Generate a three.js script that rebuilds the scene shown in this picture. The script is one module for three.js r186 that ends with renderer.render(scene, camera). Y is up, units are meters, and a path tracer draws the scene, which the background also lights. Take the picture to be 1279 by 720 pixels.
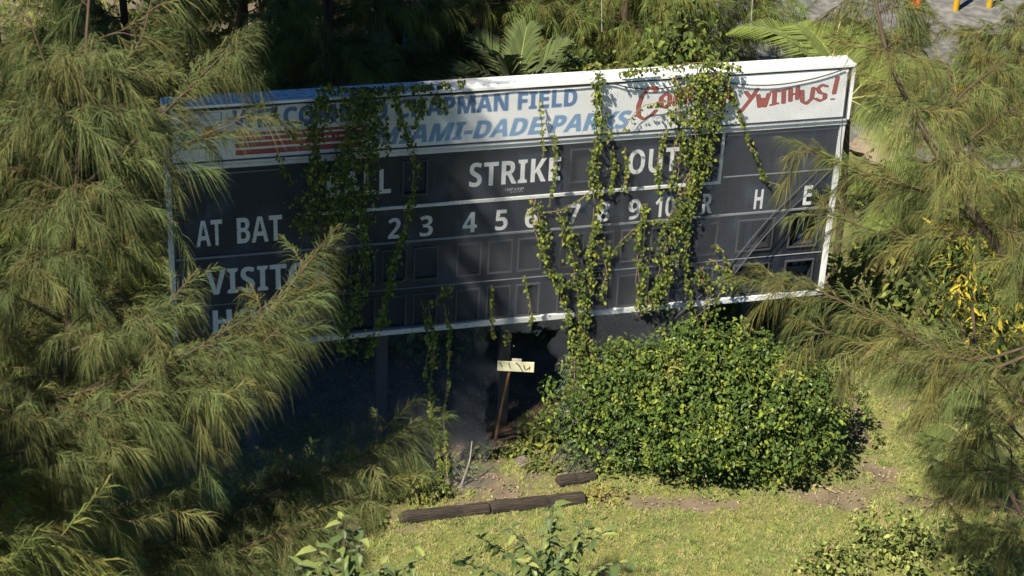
import * as THREE from 'three';
import { Sky } from 'three/addons/objects/Sky.js';
import { mergeGeometries } from 'three/addons/utils/BufferGeometryUtils.js';
import { RoundedBoxGeometry } from 'three/addons/geometries/RoundedBoxGeometry.js';
import { createNoise2D, createNoise3D } from 'simplex-noise';

// ---------------------------------------------------------------- camera, sky, sun, exposure
const scene = new THREE.Scene();
const camera = new THREE.PerspectiveCamera(16.89, 1279 / 720, 0.5, 600);
camera.position.set(0, 15.02, 0);
camera.rotation.order = 'YXZ';
camera.rotation.set(THREE.MathUtils.degToRad(-28.7), 0, THREE.MathUtils.degToRad(2.69));
camera.focus = 26; camera.userData.fStop = 3.4;
scene.add(camera);
const sunDir = new THREE.Vector3(-0.345, 0.788, 0.511).normalize();
const sky = new Sky(); sky.name = 'sky'; sky.scale.setScalar(500); sky.userData.kind = 'structure';
sky.material.uniforms.sunPosition.value.copy(sunDir);
sky.material.uniforms.turbidity.value = 2; sky.material.uniforms.rayleigh.value = 0.55; sky.material.uniforms.mieCoefficient.value = 0.003;
sky.material.uniforms.cloudCoverage.value = 0;
scene.add(sky);
scene.environmentIntensity = 0.1;
const sun = new THREE.DirectionalLight(new THREE.Color(1, 0.93, 0.8), 5);
sun.position.copy(sunDir).multiplyScalar(60).add(new THREE.Vector3(0, 0, -24)); sun.target.position.set(0, 0, -24);
sun.castShadow = true; sun.shadow.mapSize.set(4096, 4096);
Object.assign(sun.shadow.camera, { left: -30, right: 30, top: 30, bottom: -30, near: 1, far: 140 });
scene.add(sun, sun.target);
const renderer = new THREE.WebGLRenderer({ antialias: true });
renderer.toneMapping = THREE.LinearToneMapping; renderer.toneMappingExposure = 1.9; renderer.shadowMap.enabled = true;

// ---------------------------------------------------------------- helpers
const V = (x, y, z) => new THREE.Vector3(x, y, z), A = (a) => new THREE.Vector3(...a);
function rand(seed) { let a = seed * 2654435761 >>> 0; return () => { a = a + 0x6D2B79F5 | 0; let t = Math.imul(a ^ a >>> 15, 1 | a); t = t + Math.imul(t ^ t >>> 7, 61 | t) ^ t; return ((t ^ t >>> 14) >>> 0) / 4294967296; }; }
const gauss = (r) => (r() + r() + r() + r() - 2) * 0.87;
const lerp = THREE.MathUtils.lerp, clamp = THREE.MathUtils.clamp, smooth = THREE.MathUtils.smoothstep;
const n2 = createNoise2D(rand(11)), n3 = createNoise3D(rand(12));
const used = new Map();
function numbered(name) { const k = used.get(name) ?? 0; used.set(name, k + 1); return k ? name + '_' + String(k).padStart(3, '0') : name; }
function thing(name, label, category, pos = [0, 0, 0], turn = 0, group) {
  const o = new THREE.Group(); o.name = numbered(name); o.position.set(...pos); o.rotation.y = turn; o.userData = { label, category };
  if (group) o.userData.group = group; scene.add(o); return o;
}
function part(name, geo, mat, parent) { const m = new THREE.Mesh(geo, mat); m.name = name; m.castShadow = m.receiveShadow = true; parent.add(m); return m; }
function structure(name, geo, mat) { const m = part(numbered(name), geo, mat, scene); m.userData.kind = 'structure'; return m; }
function copies(name, geo, mat, list, parent, stuff = true) {   // list: [Matrix4, Color]
  const m = new THREE.InstancedMesh(geo, mat, list.length); m.name = name; m.castShadow = m.receiveShadow = true;
  list.forEach(([mx, c], i) => { m.setMatrixAt(i, mx); if (c) m.setColorAt(i, c); });
  if (stuff) m.userData.kind = 'stuff'; parent.add(m); return m;
}
const lin = (r, g, b) => new THREE.Color().setRGB(r, g, b);
const std = (o) => new THREE.MeshStandardMaterial({ side: THREE.DoubleSide, ...o });
const phys = (o) => new THREE.MeshPhysicalMaterial({ side: THREE.DoubleSide, ...o });
const box = (w, h, d, x = 0, y = 0, z = 0, r = 0) => (r ? new RoundedBoxGeometry(w, h, d, 2, r) : new THREE.BoxGeometry(w, h, d)).translate(x, y, z);
function canvasTex(w, h, draw, srgb = true) {
  const c = document.createElement('canvas'); c.width = w; c.height = h; draw(c.getContext('2d'), w, h);
  const t = new THREE.CanvasTexture(c); if (srgb) t.colorSpace = THREE.SRGBColorSpace; t.wrapS = t.wrapT = THREE.RepeatWrapping; t.anisotropy = 8; return t;
}
function noiseTex(n, fn) {   // fn(x, y) in 0..1 tileable grid -> [r, g, b] 0..255 (sRGB)
  const d = new Uint8Array(n * n * 4);
  for (let y = 0; y < n; y++) for (let x = 0; x < n; x++) { const [r, g, b] = fn(x / n, y / n); const i = (y * n + x) * 4; d[i] = r; d[i + 1] = g; d[i + 2] = b; d[i + 3] = 255; }
  const t = new THREE.DataTexture(d, n, n); t.colorSpace = THREE.SRGBColorSpace; t.wrapS = t.wrapT = THREE.RepeatWrapping; t.magFilter = THREE.LinearFilter; t.minFilter = THREE.LinearMipmapLinearFilter; t.generateMipmaps = true; t.needsUpdate = true; return t;
}
// tapered tube along points; radii r0 -> r1
function tube(pts, r0, r1, sides = 6, seg = 0, wob = 0) {
  const cv = new THREE.CatmullRomCurve3(pts), n = seg || Math.max(4, pts.length * 4), fr = cv.computeFrenetFrames(n, false), pos = [], nor = [], uv = [], idx = [];
  for (let i = 0; i <= n; i++) {
    const p = cv.getPointAt(i / n), r = lerp(r0, r1, i / n) * (1 + wob * n3(p.x * 6, p.y * 6, p.z * 6));
    for (let k = 0; k <= sides; k++) {
      const a = k / sides * Math.PI * 2, d = fr.normals[i].clone().multiplyScalar(Math.cos(a)).addScaledVector(fr.binormals[i], Math.sin(a));
      pos.push(p.x + d.x * r, p.y + d.y * r, p.z + d.z * r); nor.push(d.x, d.y, d.z); uv.push(k / sides, i / n * 4);
    }
  }
  for (let i = 0; i < n; i++) for (let k = 0; k < sides; k++) { const a = i * (sides + 1) + k, b = a + sides + 1; idx.push(a, a + 1, b, b, a + 1, b + 1); }
  const g = new THREE.BufferGeometry(); g.setAttribute('position', new THREE.Float32BufferAttribute(pos, 3)); g.setAttribute('normal', new THREE.Float32BufferAttribute(nor, 3)); g.setAttribute('uv', new THREE.Float32BufferAttribute(uv, 2)); g.setIndex(idx); return g;
}
function raw(pos, col) { const g = new THREE.BufferGeometry(); g.setAttribute('position', new THREE.Float32BufferAttribute(pos, 3)); if (col) g.setAttribute('color', new THREE.Float32BufferAttribute(col, 3)); g.computeVertexNormals(); return g; }
// a leaf in the x (length) / z (width) plane, folded along its midrib and curling down at its tip
function leafGeo(len, wid, fold = 0.25, curl = 0.15) {
  const s = [0, 0.3, 0.65, 1], w = [0, 1, 0.8, 0], pos = [];
  const P = (i, k) => [s[i] * len, Math.abs(k) * fold * wid * w[i] - curl * len * s[i] * s[i], k * wid / 2 * w[i]];
  for (const k of [-1, 1]) {
    pos.push(...P(0, 0), ...P(1, k), ...P(1, 0), ...P(1, 0), ...P(1, k), ...P(2, k), ...P(1, 0), ...P(2, k), ...P(2, 0), ...P(2, 0), ...P(2, k), ...P(3, 0));
  }
  return raw(pos);
}
const basis = new THREE.Matrix4(), UP = V(0, 1, 0);
// matrix whose x axis runs along dir and whose y axis is as near nrm as it can be
function frame(p, dir, nrm, s) {
  const x = dir.clone().normalize(), z = x.clone().cross(nrm).normalize(), y = z.clone().cross(x);
  return new THREE.Matrix4().makeBasis(x.multiplyScalar(s), y.multiplyScalar(s), z.multiplyScalar(s)).setPosition(p);
}
const vec = (r) => V(gauss(r), gauss(r), gauss(r));

// ---------------------------------------------------------------- materials
const fine = noiseTex(256, (x, y) => { const v = 205 + 50 * (n2(x * 61, y * 61) * 0.5 + n2(x * 127, y * 127) * 0.5); return [v, v, v]; });
const barkTex = noiseTex(256, (x, y) => { const v = 150 + 60 * n2(x * 30, y * 5) + 40 * n2(x * 80, y * 20); return [v, v * 0.93, v * 0.86]; });
const M = {
  white: std({ color: lin(0.72, 0.72, 0.7), roughness: 0.55 }),
  black: std({ color: lin(0.02, 0.02, 0.023), roughness: 0.6 }),
  steel: std({ color: lin(0.06, 0.05, 0.045), roughness: 0.8 }),
  bark: std({ color: lin(0.25, 0.195, 0.14), roughness: 0.95, map: barkTex }),
  vineStem: std({ color: lin(0.26, 0.16, 0.09), roughness: 0.9 }),
  needle: phys({ color: 0xffffff, vertexColors: true, roughness: 0.95, transmission: 0.25, specularIntensity: 0.35 }),
  leaf: phys({ color: 0xffffff, roughness: 0.95, transmission: 0.34, clearcoat: 0.12, clearcoatRoughness: 0.4, specularIntensity: 0.5 }),
  gloss: phys({ color: 0xffffff, roughness: 0.95, transmission: 0.22, clearcoat: 0.35, clearcoatRoughness: 0.34, specularIntensity: 0.5 }),
  grass: phys({ color: 0xffffff, roughness: 0.98, transmission: 0.35 }),
  litter: std({ color: 0xffffff, roughness: 0.95 }),
  frond: phys({ color: 0xffffff, vertexColors: true, roughness: 0.95, transmission: 0.35, clearcoat: 0.15, clearcoatRoughness: 0.4, specularIntensity: 0.5 }),
};

// ---------------------------------------------------------------- ground
const litterSpots = [[-0.1, -21.75, 1.1, 0.62], [0.75, -22.3, 0.55, 0.6], [2.0, -21.6, 1.6, 0.22], [4.6, -21.9, 0.85, 0.4], [5.2, -22.5, 0.35, 0.5], [-1.7, -20.9, 0.7, 0.3], [-0.5, -23, 1.6, 0.9], [6.3, -22.0, 1.0, 0.4]];
function bare(x, z) {   // 1 where the ground is bare soil and litter, 0 in the lawn
  let b = 0; for (const [cx, cz, rx, rz] of litterSpots) b = Math.max(b, 1.25 - Math.hypot((x - cx) / rx, (z - cz) / rz) * 0.9);
  b = Math.max(b, smooth(-z, 22.6, 23.6) * (x < 5.2 ? 1 : 0.35));
  return clamp(b + 0.35 * n2(x * 1.7, z * 1.7) + 0.2 * n2(x * 5, z * 5), 0, 1);
}
const groundY = (x, z) => 0.035 * n2(x * 0.35, z * 0.35) + 0.012 * n2(x * 1.6, z * 1.6);
{
  const N = 300, pos = [], col = [], uv = [], idx = [];
  const sp = (t) => { const s = (t - 0.5) * 2; return s * 16 + Math.sign(s) * Math.pow(Math.abs(s), 9) * 330; };
  for (let j = 0; j <= N; j++) for (let i = 0; i <= N; i++) {
    const x = sp(i / N) + 1, z = sp(j / N) - 24, b = bare(x, z), k = 0.85 + 0.3 * n2(x * 2.3, z * 2.3);
    pos.push(x, groundY(x, z) - (Math.hypot(x - 1, z + 24) > 40 ? 0.2 : 0), z); uv.push(x * 0.9, z * 0.9);
    const d = 0.5 + 0.5 * n2(x * 0.9 + 40, z * 0.9);
    const g = [lerp(0.22, 0.29, d), lerp(0.25, 0.275, d), lerp(0.055, 0.075, d)], s = [0.29 * k, 0.22 * k, 0.145 * k];
    for (let c = 0; c < 3; c++) col.push(lerp(g[c], s[c], b));
  }
  for (let j = 0; j < N; j++) for (let i = 0; i < N; i++) { const a = j * (N + 1) + i, b = a + N + 1; idx.push(a, b, a + 1, b, b + 1, a + 1); }
  const g = new THREE.BufferGeometry(); g.setAttribute('position', new THREE.Float32BufferAttribute(pos, 3)); g.setAttribute('color', new THREE.Float32BufferAttribute(col, 3)); g.setAttribute('uv', new THREE.Float32BufferAttribute(uv, 2)); g.setIndex(idx); g.computeVertexNormals();
  structure('ground', g, std({ vertexColors: true, map: fine, bumpMap: fine, bumpScale: 0.02, roughness: 1 }));
}
// asphalt lot behind, with its wheel stops, cone and bollards further down
{
  const tex = noiseTex(512, (x, y) => { const v = 140 + 26 * n2(x * 90, y * 90) + 22 * n2(x * 9, y * 9) + 20 * n2(x * 3, y * 3); return [v, v, v * 0.98]; });
  const sh = new THREE.Shape([[5.2, 33.6], [9, 32.6], [16, 33.5], [34, 33], [34, 70], [2, 70], [2.5, 39], [4.4, 36]].map(([x, z]) => new THREE.Vector2(x, z)));
  const g = new THREE.ShapeGeometry(sh); g.rotateX(-Math.PI / 2); const u = g.attributes.uv; for (let i = 0; i < u.count; i++) u.setXY(i, u.getX(i) * 0.4, u.getY(i) * 0.4);
  g.translate(0, 0.06, 0); structure('parking_lot', g, std({ color: lin(0.52, 0.5, 0.48), map: tex, roughness: 0.95 }));
}

// ---------------------------------------------------------------- scoreboard (local x along the board, y up, z towards the viewer's side)
const TH = THREE.MathUtils.degToRad(15.9), HD = V(Math.cos(TH), 0, -Math.sin(TH)), NN = V(Math.sin(TH), 0, Math.cos(TH));
const BW = 9.1, CL = 1.9, ORG = V(4.387, 0, -24.344).addScaledVector(HD, -BW);
const B = (u, v, w) => ORG.clone().addScaledVector(HD, u).addScaledVector(NN, w).setY(v + CL);
const netW = (v) => v > 0 ? 0.08 + 0.2 * (3.45 - v) / 3.45 : 0.28 + Math.pow(-v / 1.9, 1.1);
const columns = [[2.48, 0.3], [2.9, 0.3], [3.33, 0.3], [3.92, 0.3], [4.35, 0.3], [4.76, 0.3], [5.35, 0.3], [5.77, 0.3], [6.21, 0.3], [6.64, 0.3], [7.24, 0.36], [8.0, 0.5], [8.72, 0.4]];
const windows = [];
for (const [c, w] of columns) { windows.push([c - w / 2, 0.75, w, 0.46, c > 7.5]); windows.push([c - w / 2, 0.05, w, 0.46, c > 7.5]); }
for (const c of [3.16, 5.42, 7.04]) windows.push([c - 0.15, 2.02, 0.3, 0.46, false]);
const BH = 2.6;
const boardTex = canvasTex(2048, 600, (c, W, H) => {
  const r = rand(5); c.fillStyle = '#10151f'; c.fillRect(0, 0, W, H);
  const img = c.getImageData(0, 0, W, H), d = img.data;
  for (let y = 0; y < H; y++) for (let x = 0; x < W; x++) {
    const u = x / W * BW, v = y / H * BH, i = (y * W + x) * 4;
    const streak = Math.max(0, n2(u * 7, v * 0.5)) * 26 * Math.max(0, 0.3 + n2(u * 0.8, v * 1.3)), blot = Math.max(0, n2(u * 1.4 + 9, v * 1.4) - 0.15) * 44, g = n2(u * 40, v * 40) * 3 + n2(u * 90, v * 90) * 2;
    for (let k = 0; k < 3; k++) d[i + k] = clamp(d[i + k] + (streak + blot) * (0.88 + 0.1 * k) + g, 0, 255);
  }
  c.putImageData(img, 0, 0);
  const m = W / BW, px = (u) => u * m, py = (v) => H - v / BH * H;
  const text = (s, u0, u1, v0, v1, col = '#e0e0dc', weight = 'bold') => {
    c.save(); c.font = weight + ' 100px sans-serif'; c.textBaseline = 'alphabetic'; const tw = c.measureText(s).width;
    c.translate(px(u0), py(v0)); c.scale(px(u1 - u0) / tw, (v1 - v0) / BH * H / 72); c.fillStyle = col; c.fillText(s, 0, 0); c.restore();
  };
  text('BALL', 1.97, 2.86, 2.05, 2.4); text('STRIKE', 3.87, 5.15, 2.05, 2.39); text('OUT', 6.05, 6.78, 2.06, 2.41);
  text('AT', 0.32, 0.66, 1.49, 1.86); text('BAT', 0.81, 1.43, 1.49, 1.86); text('VISITOR', 0.42, 2.07, 0.77, 1.14); text('HOME', 0.45, 1.8, 0.18, 0.54);
  columns.forEach(([u], i) => { const s = i < 9 ? String(i + 1) : ['10', 'R', 'H', 'E'][i - 9], w = i === 9 ? 0.3 : i > 9 ? 0.17 : 0.2; text(s, u - w / 2, u + w / 2, 1.38, 1.68); });
  c.strokeStyle = '#a6a7a6'; c.lineWidth = 2.2;   // small worn maker's mark, no longer legible
  for (let k = 0; k < 11; k++) { const u = 4.39 + k * 0.024; c.beginPath(); c.moveTo(px(u), py(1.99)); c.lineTo(px(u + 0.008 * (k % 3 - 1)), py(1.952)); if (k % 2) c.lineTo(px(u + 0.018), py(1.99 - 0.012 * (k % 3))); c.stroke(); }
  for (let k = 0; k < 5; k++) { c.beginPath(); c.moveTo(px(4.46 + k * 0.036), py(1.918)); c.lineTo(px(4.48 + k * 0.036), py(1.938)); c.stroke(); }
  // flakes and chips out of the white lettering, dust runs
  for (let k = 0; k < 4200; k++) { c.fillStyle = `rgba(43,46,53,${0.25 + 0.5 * r()})`; const s = 0.6 + 2.2 * r(); c.fillRect(r() * W, r() * H, s, s * (0.6 + r())); }
  for (let k = 0; k < 700; k++) { c.fillStyle = `rgba(150,150,145,${0.05 + 0.12 * r()})`; c.fillRect(r() * W, r() * H, 0.8 + r(), 6 + 40 * r() * r()); }
});
const bannerTex = canvasTex(2048, 400, (c, W, H) => {
  const U0 = 0, V0 = 2.70, VH = 0.74; c.fillStyle = '#ebebe9'; c.fillRect(0, 0, W, H);
  const px = (u) => (u - U0) / BW * W, py = (v) => H - (v - V0) / VH * H, sx = W / BW, sy = H / VH;
  const text = (s, u0, u1, v0, v1, col, style = 'bold') => {
    c.save(); c.font = style + ' 100px sans-serif'; const tw = c.measureText(s).width;
    c.translate(px(u0), py(v0)); c.scale((u1 - u0) * sx / tw, (v1 - v0) * sy / 72); c.fillStyle = col; c.fillText(s, 0, 0); c.lineWidth = 4; c.strokeStyle = col; c.strokeText(s, 0, 0); c.restore();
  };
  text('WELCOME TO CHAPMAN FIELD', 0.82, 5.28, 3.15, 3.385, '#5a7ca6'); text('MIAMI-DADE PARKS', 2.58, 5.98, 2.795, 3.03, '#7b9dc2', 'italic bold');
  c.fillStyle = '#a8323c';
  [[3.08, 0.035], [3.02, 0.05], [2.945, 0.06], [2.855, 0.07]].forEach(([v, h], i) => { c.beginPath(); c.moveTo(px(0.84), py(v)); c.lineTo(px(2.53 - i * 0.02), py(v)); c.lineTo(px(2.53 - i * 0.02 - 0.02), py(v - h)); c.lineTo(px(0.84), py(v - h)); c.fill(); });
  // emblem: outlined tag, green leaves and an orange disc over a rule
  c.strokeStyle = '#5a7b86'; c.lineWidth = 3; c.strokeRect(px(0.18), py(3.38), sx * 0.5, sy * 0.1);
  c.fillStyle = '#3f7f62'; for (let k = 0; k < 7; k++) { c.beginPath(); c.ellipse(px(0.2) + sx * 0.04 * k * 0.8, py(3.05 + 0.05 * Math.sin(k * 2)), sx * 0.022, sy * 0.06, k * 0.7, 0, 7); c.fill(); }
  c.fillStyle = '#b9853c'; c.beginPath(); c.ellipse(px(0.53), py(3.12), sx * 0.09, sy * 0.085, 0, 0, 7); c.fill();
  c.fillStyle = '#5a7b86'; c.fillRect(px(0.2), py(2.93), sx * 0.45, sy * 0.025);
  // hand-drawn red letters (strokes)
  const zu = (x) => px(6.08 + (x - 52) * 0.00282), zv = (x, y) => py(3.11 - (y - 265) * 0.0028 - 0.000184 * (x - 100));
  const glyphs = [
    [[142, 205, 134, 180, 105, 186, 78, 225, 64, 275, 68, 325, 95, 342, 130, 322, 150, 298]], [[195, 212, 172, 235, 175, 275, 198, 285, 216, 262, 214, 225, 195, 212]],
    [[240, 272, 246, 205, 262, 240, 282, 192, 292, 262]], [[345, 182, 312, 190, 318, 250, 352, 242], [314, 218, 342, 213]], [[372, 262, 366, 192, 402, 186, 410, 212, 372, 228]], [[428, 185, 434, 262, 466, 254]],
    [[478, 270, 500, 180, 532, 262], [486, 238, 522, 232]], [[572, 240, 598, 245], [648, 190, 622, 240, 575, 305], [590, 205, 622, 240]].slice(1),
    [[655, 222, 668, 282, 682, 240, 694, 280, 708, 215]], [[722, 205, 752, 200], [737, 203, 741, 268], [726, 272, 756, 264]], [[760, 203, 806, 190], [782, 198, 788, 262]], [[816, 188, 822, 252], [852, 178, 856, 242], [818, 222, 854, 212]],
    [[876, 200, 884, 255, 906, 266, 930, 240, 932, 185]], [[1000, 178, 976, 170, 954, 190, 968, 210, 996, 218, 998, 240, 974, 252, 950, 240]], [[1050, 130, 1042, 214], [1037, 243, 1040, 243]],
  ];
  for (const [w, col] of [[0.058, '#6e2420'], [0.041, '#a54d3c']]) {
    c.strokeStyle = col; c.lineWidth = w * sx * 1.15; c.lineCap = c.lineJoin = 'round';
    for (const g of glyphs) for (const s of g) { c.beginPath(); for (let i = 0; i < s.length; i += 2) { const X = zu(s[i]), Y = zv(s[i], s[i + 1]); i ? c.lineTo(X, Y) : c.moveTo(X, Y); } c.stroke(); }
  }
  const r = rand(8);
  for (let k = 0; k < 1700; k++) { c.fillStyle = `rgba(90,85,70,${0.03 + 0.09 * r()})`; c.fillRect(r() * W, r() * H, 1 + r() * 2, 4 + 80 * r() * r()); }
  for (let k = 0; k < 1400; k++) { c.fillStyle = `rgba(235,235,233,${0.3 + 0.5 * r()})`; const s = 1 + 3 * r() * r(); c.fillRect(r() * W, r() * H, s, s); }
  for (let k = 0; k < 1500; k++) { c.fillStyle = `rgba(70,70,60,${0.1 + 0.2 * r()})`; c.fillRect(r() * W, r() * H, 1.5, 1.5); }
});
const trimTex = canvasTex(1024, 64, (c, W, H) => { const r = rand(9); c.fillStyle = '#e2e2de'; c.fillRect(0, 0, W, H); for (let k = 0; k < 900; k++) { c.fillStyle = `rgba(${60 + 60 * r()},${60 + 50 * r()},${55 + 40 * r()},${0.15 + 0.5 * r() * r()})`; c.fillRect(r() * W, r() * H, 1 + 7 * r(), 1 + 6 * r()); } });
M.trim = std({ map: trimTex, roughness: 0.6 });
M.greyTrim = std({ map: trimTex, color: lin(0.3, 0.31, 0.33), roughness: 0.7 });
M.board = std({ map: boardTex, roughness: 0.62 });
M.banner = std({ map: bannerTex, roughness: 0.5 });
M.recess = std({ color: lin(0.03, 0.03, 0.035), roughness: 0.8, map: fine });
M.frame = std({ color: lin(0.055, 0.057, 0.063), roughness: 0.55 });
{
  const sb = thing('scoreboard', 'black baseball scoreboard with white lettering under a painted white header banner', 'scoreboard', ORG.toArray(), TH);
  const Y = CL;
  for (let k = 0; k < 4; k++) {   // four sheets, joints between them, with openings for the number plates
    const u0 = k * BW / 4 + 0.003, u1 = (k + 1) * BW / 4 - 0.003, sh = new THREE.Shape([V(u0, 0), V(u1, 0), V(u1, BH), V(u0, BH)].map((p) => new THREE.Vector2(p.x, p.y)));
    for (const [x, y, w, h] of windows) if (x > u0 && x + w < u1) sh.holes.push(new THREE.Path([[x, y], [x, y + h], [x + w, y + h], [x + w, y]].map(([a, b]) => new THREE.Vector2(a, b))));
    const g = new THREE.ExtrudeGeometry(sh, { depth: 0.04, bevelEnabled: false }); g.translate(0, 0, -0.04);
    const u = g.attributes.uv, p = g.attributes.position; for (let i = 0; i < u.count; i++) u.setXY(i, p.getX(i) / BW, p.getY(i) / BH);
    g.translate(0, Y, 0); part('panel', g, M.board, sb);
  }
  for (const [x, y, w, h, open] of windows) {
    const t = 0.018, fr = part('window_frame', mergeGeometries([box(w + 2 * t, t, 0.05, x + w / 2, Y + y - t / 2, 0.002), box(w + 2 * t, t, 0.05, x + w / 2, Y + y + h + t / 2, 0.002), box(t, h, 0.05, x - t / 2, Y + y + h / 2, 0.002), box(t, h, 0.05, x + w + t / 2, Y + y + h / 2, 0.002)]), M.frame, sb);
    part('number_slot', open ? mergeGeometries([box(w + 0.03, h + 0.03, 0.02, x + w / 2, Y + y + h / 2, -0.21), box(w + 0.04, 0.02, 0.155, x + w / 2, Y + y - 0.012, -0.12), box(w + 0.04, 0.02, 0.155, x + w / 2, Y + y + h + 0.012, -0.12), box(0.02, h, 0.155, x - 0.012, Y + y + h / 2, -0.12), box(0.02, h, 0.155, x + w + 0.012, Y + y + h / 2, -0.12)]) : box(w + 0.03, h + 0.03, 0.02, x + w / 2, Y + y + h / 2, -0.058), M.recess, fr);
    if (open) [[0.02, lin(0.07, 0.02, 0.015)], [0.16, lin(0.03, 0.04, 0.075)], [0.27, lin(0.03, 0.024, 0.02)]].forEach(([dx, col], i) => dx + 0.1 < w && part('number_plate', box(0.09, h * 0.8, 0.012, x + dx + 0.06, Y + y + h * 0.42, -0.17 + 0.01 * i), std({ color: col, roughness: 0.7 }), fr));
  }
  const bar = (name, u0, u1, v0, v1, z0, z1, mat) => part(name, box(u1 - u0, v1 - v0, z1 - z0, (u0 + u1) / 2, Y + (v0 + v1) / 2, (z0 + z1) / 2, 0.004), mat, sb);
  bar('border', -0.03, 9.13, -0.055, 0.02, -0.1, 0.05, M.trim);
  bar('border', 9.06, 9.13, 0.022, 2.6, -0.1, 0.048, M.trim); bar('border', -0.03, 0.03, 0.022, 2.6, -0.1, 0.048, M.trim);
  bar('ledge', -0.03, 9.13, 2.602, 2.655, -0.1, 0.07, M.trim); bar('ledge', -0.03, 9.13, 2.672, 2.71, -0.1, 0.1, M.trim);
  bar('divider', 1.9, 7.36, 1.82, 1.865, 0.002, 0.028, M.trim); bar('divider', 7.362, 7.405, 1.82, 2.6, 0.002, 0.026, M.trim);
  bar('divider', 0.05, 9.04, 1.315, 1.345, 0.002, 0.024, M.greyTrim); bar('divider', 7.44, 9.04, 1.9, 1.918, 0.002, 0.014, M.greyTrim);
  bar('divider', 0.05, 9.04, 0.615, 0.628, 0.002, 0.014, M.greyTrim); bar('divider', 7.44, 9.04, 2.52, 2.54, 0.002, 0.014, M.greyTrim); bar('divider', 0.05, 1.4, 2.5, 2.515, 0.002, 0.014, M.greyTrim);
  // header box with the banner on its face, black lining round it, white edge
  part('header', box(9.16, 0.79, 0.3, 4.55, Y + 3.105, -0.06, 0.01), M.trim, sb);
  const face = new THREE.PlaneGeometry(8.98, 0.7, 60, 6); face.translate(4.55, Y + 3.085, 0.101);
  { const u = face.attributes.uv; for (let i = 0; i < u.count; i++) u.setXY(i, (0.06 + u.getX(i) * 8.98) / BW, 0.05 + u.getY(i) * 0.93); }
  part('banner', face, M.banner, sb);
  part('lining', mergeGeometries([box(9.06, 0.026, 0.02, 4.55, Y + 3.449, 0.1), box(0.026, 0.72, 0.02, 0.033, Y + 3.075, 0.1), box(0.026, 0.72, 0.02, 9.067, Y + 3.075, 0.1), box(9.0, 0.018, 0.02, 4.55, Y + 2.727, 0.1)]), M.black, sb);
  part('rim', mergeGeometries([box(9.18, 0.035, 0.05, 4.55, Y + 3.481, 0.1), box(0.03, 0.76, 0.05, 9.117, Y + 3.08, 0.1), box(0.03, 0.76, 0.05, -0.017, Y + 3.08, 0.1)]), M.white, sb);
  for (const u of [1.0, 2.8, 4.55, 6.3, 8.1]) part('post', box(0.16, 5.3, 0.16, u, 2.65, -0.3, 0.012), M.steel, sb);
  for (const v of [0.3, 1.5, 2.4]) part('rail', box(8.9, 0.1, 0.08, 4.55, Y + v, -0.17), M.steel, sb);
}

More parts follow.
